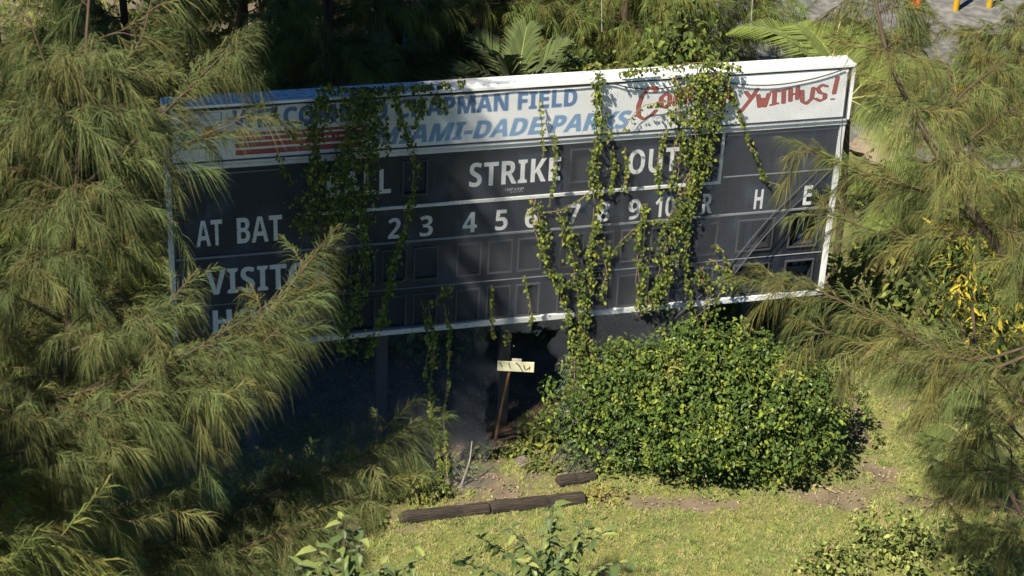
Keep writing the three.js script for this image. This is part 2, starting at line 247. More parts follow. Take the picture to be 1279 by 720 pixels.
// ---------------------------------------------------------------- netting draped over the board
const netTop = (u) => {   // scalloped between the places where it is tied
  const ties = [-0.2, 1.6, 3.1, 4.4, 5.7, 6.95, 9.0]; let s = 0.02;
  for (let i = 0; i < 6; i++) if (u >= ties[i] && u <= ties[i + 1]) { const t = (u - ties[i]) / (ties[i + 1] - ties[i]); s = 0.015 + (i === 5 ? 0.17 : i === 4 ? 0.12 : 0.02) * 4 * t * (1 - t); }
  return 3.47 - s;
};
const netRight = (v) => v > 2.15 ? 9.02 : 9.02 - (2.15 - v) * 0.87;
function netP(u, v) {
  const d = 3.45 - v, fold = 0.012 * d * Math.sin(u * 5 + d * 0.6) + 0.01 * d * n2(u * 1.3, v * 0.5);
  return V(u + 0.02 * d * n2(u * 0.7 + 5, v * 0.4), v + CL, netW(v) + 0.05 + fold);
}
{
  const net = thing('sports_netting', 'black diamond mesh netting draped over the scoreboard face down to the soil', 'netting', ORG.toArray(), TH);
  const hole = (u, v) => v < -0.04 + 0.05 * n2(u * 6, 3) && u > 4.1 + 0.13 * n2(v * 3, 1) - 0.1 * v * 0 && u < 5.0 + 0.12 * n2(v * 3, 8);
  const pos = [], step = 0.05, gap = 0.035, R = 0.0014;
  const seg = (a, b) => {
    const d = b.clone().sub(a).normalize(), s = d.clone().cross(V(0, 0, 1)).normalize(), t = d.clone().cross(s), q = [];
    for (const p of [a, b]) for (let k = 0; k < 3; k++) { const w = k * 2.0944 + 0.5; q.push(p.clone().addScaledVector(s, R * Math.cos(w)).addScaledVector(t, R * Math.sin(w))); }
    for (let k = 0; k < 3; k++) { const m = (k + 1) % 3; for (const p of [q[k], q[k + 3], q[m], q[m], q[k + 3], q[m + 3]]) pos.push(p.x, p.y, p.z); }
  };
  for (const sg of [1, -1]) for (let c = -7; c < 17; c += gap) {
    let prev = null;
    for (let v = -1.88; v < 3.6; v += step) {
      const u = c + sg * v * 0.9; if (u < -0.2 || u > 9.3) { prev = null; continue; }
      const vv = Math.min(v, netTop(u)); const ok = u < netRight(vv) && v <= netTop(u) + step && !hole(u, vv);
      const p = ok ? netP(u, vv) : null; if (p && prev && p.distanceToSquared(prev) > 1e-5) seg(prev, p); prev = p;
    }
  }
  part('mesh_net', raw(pos), std({ color: lin(0.088, 0.1, 0.125), roughness: 0.6 }), net).name = 'netting';
  const cord = std({ color: lin(0.06, 0.065, 0.075), roughness: 0.7 });
  const e1 = [], e2 = []; for (let v = 3.4; v > -1.85; v -= 0.25) { e1.push(netP(netRight(v), v)); if (v < 2.2) e2.push(netP(netRight(v) - 0.2 - 0.04 * (2.15 - v), v).add(V(0, 0, 0.03))); }
  part('edge_cord', tube(e1, 0.007, 0.007, 5, 60), cord, net); part('fold_cord', tube(e2, 0.005, 0.005, 5, 50), cord, net);
  const tp = []; for (let u = -0.15; u < 9.02; u += 0.12) tp.push(netP(u, netTop(u))); part('top_cord', tube(tp, 0.008, 0.008, 5, 160), M.black, net);
}

// ---------------------------------------------------------------- plants: shared shapes
function sprigGeo(seed, L, n, pitch, nl, droop, wid) {
  const r = rand(seed), pos = [], col = [], dir = V(Math.cos(pitch), Math.sin(pitch), 0), a0 = V(-Math.sin(pitch), Math.cos(pitch), 0), b0 = V(0, 0, 1);
  const put = (...ps) => { for (const p of ps) pos.push(p.x, p.y, p.z); };
  for (let i = 0; i < n; i++) {
    const s = 0.05 + 0.95 * r(), az = r() * 6.283, sp = lerp(0.95, 0.4, s) * (0.6 + 0.6 * r()), rad = a0.clone().multiplyScalar(Math.cos(az)).addScaledVector(b0, Math.sin(az));
    const d = dir.clone().multiplyScalar(Math.cos(sp)).addScaledVector(rad, Math.sin(sp)), l = nl * (0.55 + 0.6 * r()) * (1.1 - 0.35 * s), base = dir.clone().multiplyScalar(L * s);
    base.y -= 0.06 * L * s * s;
    const at = (t) => base.clone().addScaledVector(d, l * t).add(V(0, -droop * l * t * t * (0.7 + 0.6 * (i % 3) / 2), 0)), sd = d.clone().cross(vec(r)).normalize().multiplyScalar(wid / 2);
    const p0 = at(0), p1 = at(0.5), p2 = at(1), k = 0.75 + 0.5 * r(), dry = r() < 0.03;
    put(p0.clone().add(sd), p0.clone().sub(sd), p1.clone().add(sd), p1.clone().add(sd), p0.clone().sub(sd), p1.clone().sub(sd), p1.clone().add(sd), p1.clone().sub(sd), p2);
    for (let q = 0; q < 9; q++) dry ? col.push(1.3 * k, 0.95 * k, 0.8 * k) : col.push(k * (0.9 + 0.2 * (i % 2)), k, k);
  }
  const t0 = V(0, 0, 0), t1 = dir.clone().multiplyScalar(L); t1.y -= 0.06 * L;
  for (const s of [a0, b0]) { const w = s.clone().multiplyScalar(0.004); put(t0.clone().add(w), t0.clone().sub(w), t1); for (let q = 0; q < 3; q++) col.push(1.9, 1.2, 1.3); }
  return raw(pos, col);
}
const sprigs = {
  fine: [[1, 0.3], [2, -0.2], [3, -0.8], [4, 0.7]].map(([s, p]) => sprigGeo(s, 0.34, 66, p, 0.25, 0.85, 0.0044)),
  far: [[5, 0.25], [6, -0.1], [7, -0.6], [8, 0.7]].map(([s, p]) => sprigGeo(s, 0.42, 54, p, 0.28, 0.85, 0.008)),
};
// casuarina: world-space points in; parts are trunk, each branch, and the needles
function casuarina({ label, group, trunk, r = [0.1, 0.02], hero = [], auto, kind = 'fine', seed = 1, tint = [0.125, 0.158, 0.04], name = 'casuarina_tree' }) {
  const R = rand(seed), base = A(trunk[0]), t = thing(name, label, 'tree', base.toArray(), 0, group), loc = (p) => p.clone().sub(base), list = [[], [], [], []];
  const T = trunk.map(A), tc = new THREE.CatmullRomCurve3(T);
  part('trunk', tube(T.map(loc), r[0], r[1], 8, T.length * 6, 0.15), M.bark, t);
  const cTmp = () => { const k = 0.7 + 0.55 * R(), y = 0.85 + 0.4 * R(); return lin(tint[0] * k * y, tint[1] * k, tint[2] * k); };
  const sprig = (p, yaw, sc = 1, up = 0) => {
    const q = R(), v = up > 0 ? (q < 0.5 ? 0 : q < 0.75 ? 3 : 1) : (q < 0.3 ? 0 : q < 0.62 ? 1 : q < 0.92 ? 2 : 3), s = sc * (0.75 + 0.5 * R());
    const m = new THREE.Matrix4().makeRotationFromEuler(new THREE.Euler(gauss(R) * 0.15, yaw, gauss(R) * 0.15, 'YXZ')).scale(V(s, s, s)).setPosition(loc(p)); list[v].push([m, cTmp()]);
  };
  const twigs = [];
  const limb = (pts, br, dens, sub, subLen, tipUp) => {
    const cv = new THREE.CatmullRomCurve3(pts), L = cv.getLength(); part('branch', tube(pts.map(loc), br, br * 0.3, 6, 14, 0.1), M.bark, t);
    const n = Math.ceil(L / 0.1 * dens), tmp = V(0, 0, 0);
    for (let i = 0; i < n; i++) { const s = 0.12 + 0.88 * (i + R()) / n; cv.getPointAt(Math.min(1, s), tmp); const tg = cv.getTangentAt(Math.min(1, s)), yaw = Math.atan2(-tg.z, tg.x); sprig(tmp, yaw + gauss(R) * (s > 0.9 ? 0.35 : 0.9), lerp(1, 0.72, s), s > 0.9 ? 1 : tipUp && R() < 0.5 ? 1 : 0); }
    const k = Math.floor(L / sub);
    for (let i = 0; i < k; i++) {
      const s = 0.15 + 0.8 * (i + R() * 0.8) / k, p = cv.getPointAt(s), tg = cv.getTangentAt(s), yaw = Math.atan2(-tg.z, tg.x) + (i % 2 ? 1 : -1) * (0.5 + 0.7 * R()), l = subLen * (0.5 + 0.8 * R()) * lerp(1, 0.5, s), rise = 0.15 + 0.5 * R() + tg.y * 0.4;
      const pt = (q) => p.clone().add(V(Math.cos(yaw) * l * q, rise * l * q - 0.45 * l * q * q, -Math.sin(yaw) * l * q));
      twigs.push(tube([0, 0.33, 0.66, 1].map((q) => loc(pt(q))), 0.007, 0.003, 4, 5));
      const m = Math.max(2, Math.round(l / 0.15 * dens)); for (let j = 0; j < m; j++) { const q = (j + 0.6) / m; sprig(pt(q), yaw + gauss(R) * 0.8, 0.92, q > 0.9 ? 1 : 0); }
    }
  };
  for (const h of hero) limb(h.pts.map(A), h.r ?? 0.016, h.dens ?? 1.3, h.sub ?? 0.28, h.subLen ?? 0.35, h.up ?? true);
  if (auto) for (let i = 0; i < auto.n; i++) {
    const s = lerp(auto.s0, auto.s1, (i + R() * 0.8) / auto.n), p = tc.getPointAt(s), az = auto.az ? lerp(auto.az[0], auto.az[1], R()) : i * 2.4 + R(), L = lerp(auto.l0, auto.l1, (i + 0.5) / auto.n) * (0.7 + 0.5 * R()), rise = auto.rise ?? 0.45;
    const pt = (q) => p.clone().add(V(Math.cos(az + 0.25 * q) * L * q, rise * L * q - 0.28 * L * q * q * q, -Math.sin(az + 0.25 * q) * L * q));
    limb([0, 0.3, 0.65, 1].map(pt), (auto.r ?? 0.012) * L, auto.dens ?? 1, auto.sub ?? 0.24, (auto.subLen ?? 0.42) * L, false);
  }
  if (twigs.length) part('twigs', mergeGeometries(twigs), M.bark, t).userData.kind = 'stuff';
  list.forEach((l, i) => l.length && copies('crown', sprigs[kind][i], M.needle, l, t));
  return t;
}
const leafShapes = { small: leafGeo(0.065, 0.042), vine: leafGeo(0.054, 0.04, 0.2, 0.2), bush: leafGeo(0.072, 0.042, 0.28, 0.2), long: leafGeo(0.16, 0.045, 0.3, 0.35), broad: leafGeo(0.15, 0.075, 0.22, 0.3) };
// a mound of leaves made of lumps [x, y, z, rx, ry, rz] (relative to base), with stems
function shrub({ name, label, category = 'shrub', group, base, lumps, n, leaf = 'bush', mat = M.leaf, tint, bright = 0.2, tint2, seed = 1, size = 1, floor = 0.02, core = 0.7, stems = 7 }) {
  const r = rand(seed), t = thing(name, label, category, base, 0, group), list = [], vol = lumps.map((l) => Math.pow(l[3] * l[4] * l[5], 0.67)), tot = vol.reduce((a, b) => a + b);
  for (let i = 0; i < n; i++) {
    let k = 0, q = r() * tot; while (q > vol[k] && k < lumps.length - 1) q -= vol[k++];
    const l = lumps[k], d = vec(r).normalize(), rad = core + (1 - core) * Math.pow(r(), 0.5), bump = 1 + 0.18 * n3(d.x * 2.2 + k * 7 + seed, d.y * 2.2, d.z * 2.2) + 0.13 * n3(d.x * 6 + seed, d.y * 6, d.z * 6);
    const p = V(l[0] + d.x * l[3] * rad * bump, l[1] + d.y * l[4] * rad * bump, l[2] + d.z * l[5] * rad * bump); if (p.y < floor) p.y = floor + r() * 0.15;
    const nr = V(d.x / l[3], d.y / l[4], d.z / l[5]).normalize().add(V(0, 0.55, 0)).addScaledVector(vec(r), 0.75).normalize(), dir = vec(r).add(V(d.x * 0.6, -0.25, d.z * 0.6)); 
    const kk = 0.55 + 0.8 * r(), young = tint2 && (n3(p.x * 2.3 + seed, p.y * 2.3, p.z * 2.3) > 0.35 || r() < bright) && r() < 0.75, c = young ? tint2 : tint;
    list.push([frame(p, dir, nr, size * (0.45 + 0.85 * r())), lin(c[0] * kk * (0.9 + 0.2 * r()), c[1] * kk, c[2] * kk)]);
  }
  copies('foliage', leafShapes[leaf], mat, list, t);
  for (let i = 0; i < stems; i++) { const l = lumps[i % lumps.length], e = V(l[0] + gauss(r) * l[3] * 0.7, l[1] + l[4] * 0.55, l[2] + gauss(r) * l[5] * 0.6), b = V(gauss(r) * 0.25, -0.05, gauss(r) * 0.2); part('stem', tube([b, b.clone().lerp(e, 0.5).add(V(gauss(r) * 0.1, 0.1, 0)), e], 0.018 * Math.min(1.5, l[4] + 0.3), 0.006, 5, 6), M.vineStem, t); }
  return t;
}
// climbing vine spread over the netting; strands are [u, v] points with a half width and leaves per metre
function vine(label, strands, { seed = 1, tint = [0.075, 0.115, 0.018], tint2 = [0.23, 0.25, 0.035], off = 0.05, young = 0.3, size = 1 } = {}) {
  const r = rand(seed), ub = strands[0].p[0][0], base = B(ub, -CL, 0), t = thing('climbing_vine', label, 'vine', base.toArray(), TH, 'vines climbing the netting'), list = [];
  for (const s of strands) {
    const pts = s.p.map(([u, v]) => { const q = netP(u, Math.min(v, 3.46)); q.x -= ub; q.z += off; if (v > 3.46) { q.y = v + CL; } return q; }), cv = new THREE.CatmullRomCurve3(pts.length > 1 ? pts : [pts[0], pts[0].clone().add(V(0.05, -0.1, 0))]), L = cv.getLength(), n = Math.round(L * s.d * 2.0);
    for (let k = 0; k < Math.max(1, Math.round(s.w * 14)); k++) part('stem', tube(cv.getPoints(9).map((p) => p.clone().add(V(gauss(r) * s.w * 0.5, 0, 0.02 * r()))), 0.008, 0.004, 4, 22), M.vineStem, t);
    const ph = r() * 50;
    for (let i = 0; i < n; i++) {
      const q = r(), wv = s.w * (0.75 + 0.55 * n2(q * L * 2.1 + ph, 2)), c = n2(q * L * 3.2 + ph, 9 + ph); if (c < -0.45 && r() < 0.7) continue;
      const p = cv.getPointAt(q).add(V(gauss(r) * wv + 0.3 * s.w * n2(q * L * 1.3 + ph, 4), gauss(r) * 0.05, Math.abs(gauss(r)) * (0.05 + s.w * 0.5)));
      if (n2(p.x * 7 + ph, p.y * 4.5) + 0.5 * n2(p.x * 15, p.y * 11 + ph) < -0.25 && r() < 0.85) continue; p.z += 0.07 * Math.max(0, n2(p.x * 6 + ph, p.y * 5 + 8)) * Math.min(1, s.w * 8);
      const k = 0.5 + 0.8 * r(), col = r() < young ? tint2 : tint;
      list.push([frame(p, vec(r).add(V(0, -0.9, 0.3)), V(-0.25, 0.45, 0.8).addScaledVector(vec(r), 0.6), size * (0.4 + 0.75 * r())), lin(col[0] * k, col[1] * k, col[2] * k)]);
    }
  }
  copies('leaves', leafShapes.vine, M.leaf, list, t); return t;
}
// feather palm: fronds [azimuth, elevation, length, arch]
function palm({ label, base, top, fronds, tint, leafLen = 0.5, leafW = 0.035, seed = 1, vee = 0.5, per = 34, name = 'palm_tree' }) {
  const r = rand(seed), t = thing(name, label, 'palm', base), b = A(base), tp = A(top).sub(b);
  part('trunk', tube([V(0, -0.05, 0), tp.clone().multiplyScalar(0.5).add(V(0.05, 0, 0.03)), tp], 0.07, 0.045, 8, 10), M.bark, t);
  for (const [az, el, L, arch] of fronds) {
    const out = V(Math.cos(az), 0, -Math.sin(az)), at = (s) => tp.clone().addScaledVector(out, L * s * Math.cos(el)).add(V(0, L * s * Math.sin(el) - arch * L * s * s, 0)), side = out.clone().cross(UP), pos = [], col = [];
    for (let i = 0; i < per; i++) for (const sg of [-1, 1]) {
      const s = 0.18 + 0.82 * (i + 0.5) / per, p = at(s), tg = at(Math.min(1, s + 0.02)).sub(at(s - 0.02)).normalize(), l = leafLen * Math.sin(Math.PI * clamp(0.12 + s * 0.83, 0, 1)) * (0.85 + 0.25 * r()) + 0.06;
      const d = side.clone().multiplyScalar(sg).addScaledVector(tg, 0.75 + 0.6 * s).add(V(0, vee * (0.7 + 0.6 * r()), 0)).normalize(), w = tg.clone().multiplyScalar(leafW / 2), p1 = p.clone().addScaledVector(d, l * 0.5), p2 = p.clone().addScaledVector(d, l).add(V(0, -0.3 * l, 0));
      for (const q of [p.clone().add(w), p.clone().sub(w), p1.clone().add(w), p1.clone().add(w), p.clone().sub(w), p1.clone().sub(w), p1.clone().add(w), p1.clone().sub(w), p2]) pos.push(q.x, q.y, q.z);
      const k = 0.75 + 0.5 * r(); for (let q = 0; q < 9; q++) col.push(tint[0] * k, tint[1] * k, tint[2] * k);
    }
    const f = part('frond', raw(pos, col), M.frond, t);
    part('stalk', tube([0, 0.25, 0.5, 0.75, 1].map(at), 0.014, 0.004, 5, 10), std({ color: lin(0.3, 0.3, 0.08), roughness: 0.6 }), f);
  }
  return t;
}
// ---------------------------------------------------------------- vines on the netting
vine('dense dark vine curtain hanging over the word WELCOME and the ball count', [
  { p: [[2.47, 3.64], [2.32, 3.16], [2.21, 2.63], [2.10, 2.09], [1.83, 1.66]], w: 0.26, d: 620 }, { p: [[1.92, 3.59], [1.79, 3.09], [1.85, 2.55], [1.66, 1.79]], w: 0.2, d: 420 },
  { p: [[1.29, 3.46], [1.43, 3.22], [1.62, 3.00]], w: 0.035, d: 70 }, { p: [[1.35, 2.85], [1.44, 2.63], [1.55, 2.41]], w: 0.035, d: 80 }, { p: [[2.62, 3.46], [2.54, 2.82], [2.46, 2.17], [2.38, 1.16], [2.29, 0.35]], w: 0.14, d: 260 }, { p: [[2.14, 1.41], [2.13, 0.72], [2.20, 0.01]], w: 0.2, d: 260 }], { seed: 21 });
vine('leafy vine strand trailing past the numeral two', [
  { p: [[2.83, 3.59], [2.93, 3.12], [3.10, 2.67], [3.08, 2.12], [2.99, 1.73], [2.85, 1.29], [2.72, 0.90], [2.61, 0.44], [2.48, -0.07]], w: 0.075, d: 165 }, { p: [[3.14, 3.60], [3.19, 3.32], [3.06, 3.00]], w: 0.1, d: 140 }, { p: [[2.73, 3.24], [2.76, 2.70]], w: 0.05, d: 110 }, { p: [[2.85, 1.06], [2.70, 0.78], [2.68, 0.37]], w: 0.1, d: 190 }, { p: [[2.49, 1.49], [2.42, 1.21]], w: 0.04, d: 90 }], { seed: 22, young: 0.45 });
vine('vine creeping along the top edge above the word TO', [
  { p: [[1.87, 3.68], [2.42, 3.62], [2.93, 3.61], [3.39, 3.61], [3.71, 3.64]], w: 0.09, d: 210 }, { p: [[3.34, 3.50], [3.43, 3.39], [3.51, 3.27]], w: 0.08, d: 140 }, { p: [[2.93, 3.44], [3.29, 3.25]], w: 0.1, d: 150 }], { seed: 23, young: 0.35 });
vine('pair of slim vine strands rising from the soil beneath the numeral four', [
  { p: [[3.27, -1.71], [3.31, -1.15], [3.31, -0.58], [3.37, -0.10], [3.33, 0.55], [3.46, 0.64], [3.59, 0.82]], w: 0.06, d: 150 }, { p: [[3.36, -1.63], [3.47, -0.98], [3.56, -0.41], [3.57, 0.11], [3.54, 0.56]], w: 0.03, d: 80 }, { p: [[3.21, -0.47], [3.27, -0.09], [3.22, 0.59]], w: 0.035, d: 90 }], { seed: 24, young: 0.55 });
vine('small thin vine shoots under the board behind the leaning sign', [
  { p: [[4.17, 0.74], [4.15, 0.35], [4.15, -0.06]], w: 0.02, d: 70 }, { p: [[4.40, 0.05], [4.41, -0.17]], w: 0.06, d: 120 }], { seed: 25, young: 0.5 });
vine('tangled vine beside the numerals six and seven', [
  { p: [[4.72, 1.93], [4.80, 1.41], [4.93, 0.93], [5.15, 0.43], [5.30, -0.06], [5.19, -0.55], [5.09, -0.83]], w: 0.11, d: 190 }, { p: [[4.94, 2.87], [4.98, 2.42], [4.92, 1.86]], w: 0.03, d: 80 }, { p: [[5.10, 1.70], [5.15, 1.38], [5.31, 0.89], [5.44, 0.40], [5.40, -0.17], [5.32, -0.66]], w: 0.12, d: 210 }, { p: [[4.63, 0.84], [4.72, 0.47], [4.75, 0.11]], w: 0.04, d: 90 }, { p: [[5.61, -0.19], [5.52, -0.58], [5.33, -0.95]], w: 0.12, d: 200 }], { seed: 26, young: 0.4 });
vine('long vine strand falling across the word FIELD between strike and out', [
  { p: [[5.50, 3.66], [5.49, 3.27], [5.55, 2.82], [5.49, 2.38], [5.58, 1.92], [5.54, 1.34], [5.52, 0.75], [5.56, 0.27], [5.49, -0.18], [5.51, -0.67]], w: 0.075, d: 190 }, { p: [[5.43, 3.54], [5.58, 3.15], [5.69, 2.70]], w: 0.1, d: 120 }, { p: [[5.74, 2.59], [5.80, 2.30], [5.75, 1.96]], w: 0.06, d: 110 }, { p: [[5.69, 1.33], [5.76, 0.85], [5.74, 0.37]], w: 0.06, d: 110 }, { p: [[5.55, 2.04], [5.15, 1.78], [4.79, 1.73]], w: 0.04, d: 50 }, { p: [[5.57, 0.63], [5.14, 0.73], [4.90, 0.93]], w: 0.09, d: 120 }, { p: [[4.74, 3.32], [4.78, 2.88], [4.83, 2.49]], w: 0.02, d: 40 }], { seed: 27, young: 0.45 });
vine('thick sunlit vine hanging over the red words beside the runs column', [
  { p: [[6.93, 3.62], [6.87, 3.29], [6.95, 2.84], [6.88, 2.28], [6.77, 1.82], [6.64, 1.25], [6.50, 0.66], [6.30, 0.20]], w: 0.2, d: 460 }, { p: [[7.27, 3.54], [7.24, 3.15], [7.16, 2.71], [7.06, 2.20], [6.86, 1.58], [6.85, 0.99], [6.94, 0.38], [7.08, -0.11]], w: 0.09, d: 150 }, { p: [[6.60, 3.53], [6.60, 3.09], [6.68, 2.52], [6.59, 1.95]], w: 0.13, d: 170 }, { p: [[7.04, 3.59], [7.10, 3.28], [7.03, 2.94]], w: 0.28, d: 360 }, { p: [[6.27, 1.75], [6.21, 1.28], [6.22, 0.81], [6.18, 0.27]], w: 0.11, d: 230 }, { p: [[7.08, 0.73], [7.23, 0.23], [7.13, -0.32]], w: 0.15, d: 200 }, { p: [[6.44, 2.76], [6.38, 2.31], [6.45, 1.85]], w: 0.06, d: 130 }, { p: [[6.81, 1.29], [6.39, 1.50], [6.01, 1.30], [5.82, 1.08]], w: 0.05, d: 60 }, { p: [[6.68, 3.19], [6.13, 3.12], [5.87, 2.80]], w: 0.05, d: 50 }, { p: [[7.19, 0.84], [7.49, 0.63], [7.35, 0.22]], w: 0.08, d: 110 }], { seed: 28, young: 0.42 });
vine('fine vine tendrils dangling over the panel next to the thick sunlit vine', [
  { p: [[7.34, 3.26], [7.55, 2.80], [7.73, 2.38]], w: 0.04, d: 60 }, { p: [[7.62, 2.62], [7.83, 2.20], [7.97, 1.94], [8.21, 1.85]], w: 0.025, d: 60 }, { p: [[7.28, 1.07], [7.48, 0.81], [7.59, 0.50]], w: 0.08, d: 90 }, { p: [[5.92, 2.57], [5.98, 2.23], [5.93, 1.98]], w: 0.03, d: 80 }], { seed: 29, young: 0.5 });
vine('vine sprigs poking above the header rim near the red lettering', [
  { p: [[5.78, 3.62], [6.32, 3.65], [6.87, 3.69], [7.43, 3.61]], w: 0.07, d: 150 }, { p: [[5.39, 3.71], [5.47, 3.79]], w: 0.06, d: 150 }], { seed: 30, young: 0.4 });

// ---------------------------------------------------------------- round shrub in front of the board
const moundLumps = [[0, 0.75, 0, 1.8, 0.95, 1.02], [-1.2, 0.5, 0.08, 1.0, 0.66, 0.85], [0.95, 0.58, 0.02, 1.02, 0.74, 0.95], [0.1, 0.68, 0.25, 1.45, 0.78, 0.88], [-0.35, 1.35, -0.35, 0.6, 0.6, 0.45], [0.35, 1.3, -0.25, 0.7, 0.62, 0.55], [-1.5, 0.85, -0.45, 0.5, 0.6, 0.4]];
{ const r = rand(40); for (let i = 0; i < 26; i++) { const a = r() * 6.28, e = 0.1 + 1.2 * r(), q = 0.28 + 0.22 * r(); moundLumps.push([1.8 * Math.cos(a) * Math.cos(e), 0.55 + 0.92 * Math.sin(e), 0.9 * Math.sin(a) * Math.cos(e), q, q * (0.7 + 0.5 * r()), q]); }
  for (let i = 0; i < 70; i++) { const a = r() * 6.28, e = 0.05 + 1.4 * r(), q = 0.07 + 0.08 * r(), f = 1.06 + 0.16 * r(); moundLumps.push([2.02 * f * Math.cos(a) * Math.cos(e), 0.5 + 1.15 * f * Math.sin(e), 1.05 * f * Math.sin(a) * Math.cos(e), q, q * 1.6, q]); } }
shrub({ name: 'round_shrub', label: 'large round glossy shrub clipped into a mound before the scoreboard', base: [2.76, 0, -22.82], seed: 41, n: 38000, leaf: 'bush', mat: M.gloss, tint: [0.07, 0.115, 0.014], tint2: [0.2, 0.24, 0.03], bright: 0.12, core: 0.6, stems: 12, lumps: moundLumps });
shrub({ name: 'yellow_shrub', label: 'small yellow leaved plant growing out of the round shrub', base: [2.2, 0, -22.55], seed: 42, n: 110, leaf: 'long', tint: [0.34, 0.3, 0.06], tint2: [0.4, 0.36, 0.1], size: 0.7, stems: 4, lumps: [[0, 1.55, 0.05, 0.2, 0.2, 0.18]], core: 0.3 });

// ---------------------------------------------------------------- sign, timbers, debris
{
  const b = [-0.17, 0.00, -22.54], tx = canvasTex(256, 64, (c, W, H) => { const r = rand(3); c.fillStyle = '#cfc9a2'; c.fillRect(0, 0, W, H); for (let k = 0; k < 90; k++) { c.fillStyle = `rgba(120,105,60,${0.1 + 0.3 * r()})`; c.fillRect(r() * W, r() * H, 2 + 10 * r(), 1 + 3 * r()); }
    c.strokeStyle = '#33322c'; c.lineCap = 'round'; for (const [x0, y0, x1, y1, w] of [[18, 8, 34, 34, 8], [80, 8, 92, 44, 7], [130, 4, 158, 28, 9], [150, 20, 178, 62, 8], [184, 20, 196, 50, 9], [206, 48, 222, 34, 9], [226, 24, 226, 50, 7]]) { c.lineWidth = w * 0.8; c.beginPath(); c.moveTo(x0, y0); c.lineTo(x1, y1); c.stroke(); } });
  const s = thing('leaning_sign', 'weathered cream name board on a leaning wooden stake in front of the dark gap', 'sign', [b[0], 0, b[2]]);
  part('stake', tube([V(0, -0.1, 0), V(0.09, 0.7, -0.02), V(0.2, 1.42, -0.05)], 0.024, 0.02, 8, 12), std({ color: lin(0.42, 0.24, 0.12), roughness: 0.85, map: barkTex }), s);
  const bd = part('sign_board', box(0.5, 0.15, 0.025, 0.27, 1.46, -0.02, 0.004), std({ map: tx, roughness: 0.8 }), s); part('sign_tab', box(0.13, 0.045, 0.02, 0.28, 1.557, -0.02), std({ color: lin(0.5, 0.47, 0.36), roughness: 0.8 }), bd);
}
const logTex = noiseTex(256, (x, y) => { const v = 105 + 75 * n2(x * 40, y * 3) + 50 * n2(x * 90, y * 9) - 60 * Math.max(0, n2(x * 14 + 3, y * 2)); return [v, v * 0.91, v * 0.8]; });
M.log = std({ color: lin(0.36, 0.32, 0.27), roughness: 0.95, map: logTex, bumpMap: logTex, bumpScale: 0.02 });
function timber(label, a, b, r) {
  const P0 = A(a), P1 = A(b), t = thing('landscape_timber', label, 'log', [P0.x, 0, P0.z], 0, 'timbers edging the bed'), d = P1.clone().sub(P0), L = d.length(), sh = new THREE.Shape();
  for (let k = 0; k <= 18; k++) { const an = k / 18 * Math.PI * 2, q = Math.pow(Math.pow(Math.abs(Math.cos(an)), 4) + Math.pow(Math.abs(Math.sin(an)), 4), -0.25), rr = r * lerp(1, q, 0.45) * (1 + 0.06 * n2(an * 3, L)); k ? sh.lineTo(Math.cos(an) * rr, Math.sin(an) * rr * 0.9) : sh.moveTo(Math.cos(an) * rr, Math.sin(an) * rr * 0.9); }
  const g = new THREE.ExtrudeGeometry(sh, { depth: L, steps: 24, bevelEnabled: true, bevelSize: 0.012, bevelThickness: 0.012, bevelSegments: 1 }), p = g.attributes.position, uv = g.attributes.uv;
  for (let i = 0; i < p.count; i++) { const x = p.getX(i), y = p.getY(i), z = p.getZ(i), k = 1 + 0.07 * n3(x * 8, y * 8, z * 2.2) + 0.03 * n3(x * 25, y * 25, z * 4); p.setXY(i, x * k, y * k - Math.max(0, n2(z * 2.6 + L, 4) - 0.5) * 0.06 * Math.sign(y)); uv.setXY(i, Math.atan2(y, x) * 0.35, z * 0.5); }
  g.computeVertexNormals(); g.lookAt(d); const m = part('timber', g, M.log, t); m.position.y = r * 0.66; return t;
}
timber('weathered round timber with its end beside the leafy weeds', [-1.33, 0.00, -20.89], [-0.18, 0.00, -21.20], 0.083);
timber('longest weathered timber laid along the lawn edge', [-0.14, 0.00, -21.22], [1.09, 0.00, -21.53], 0.088);
timber('short timber stub lying against the round shrub', [0.75, 0.00, -21.88], [1.24, 0.00, -22.07], 0.085);
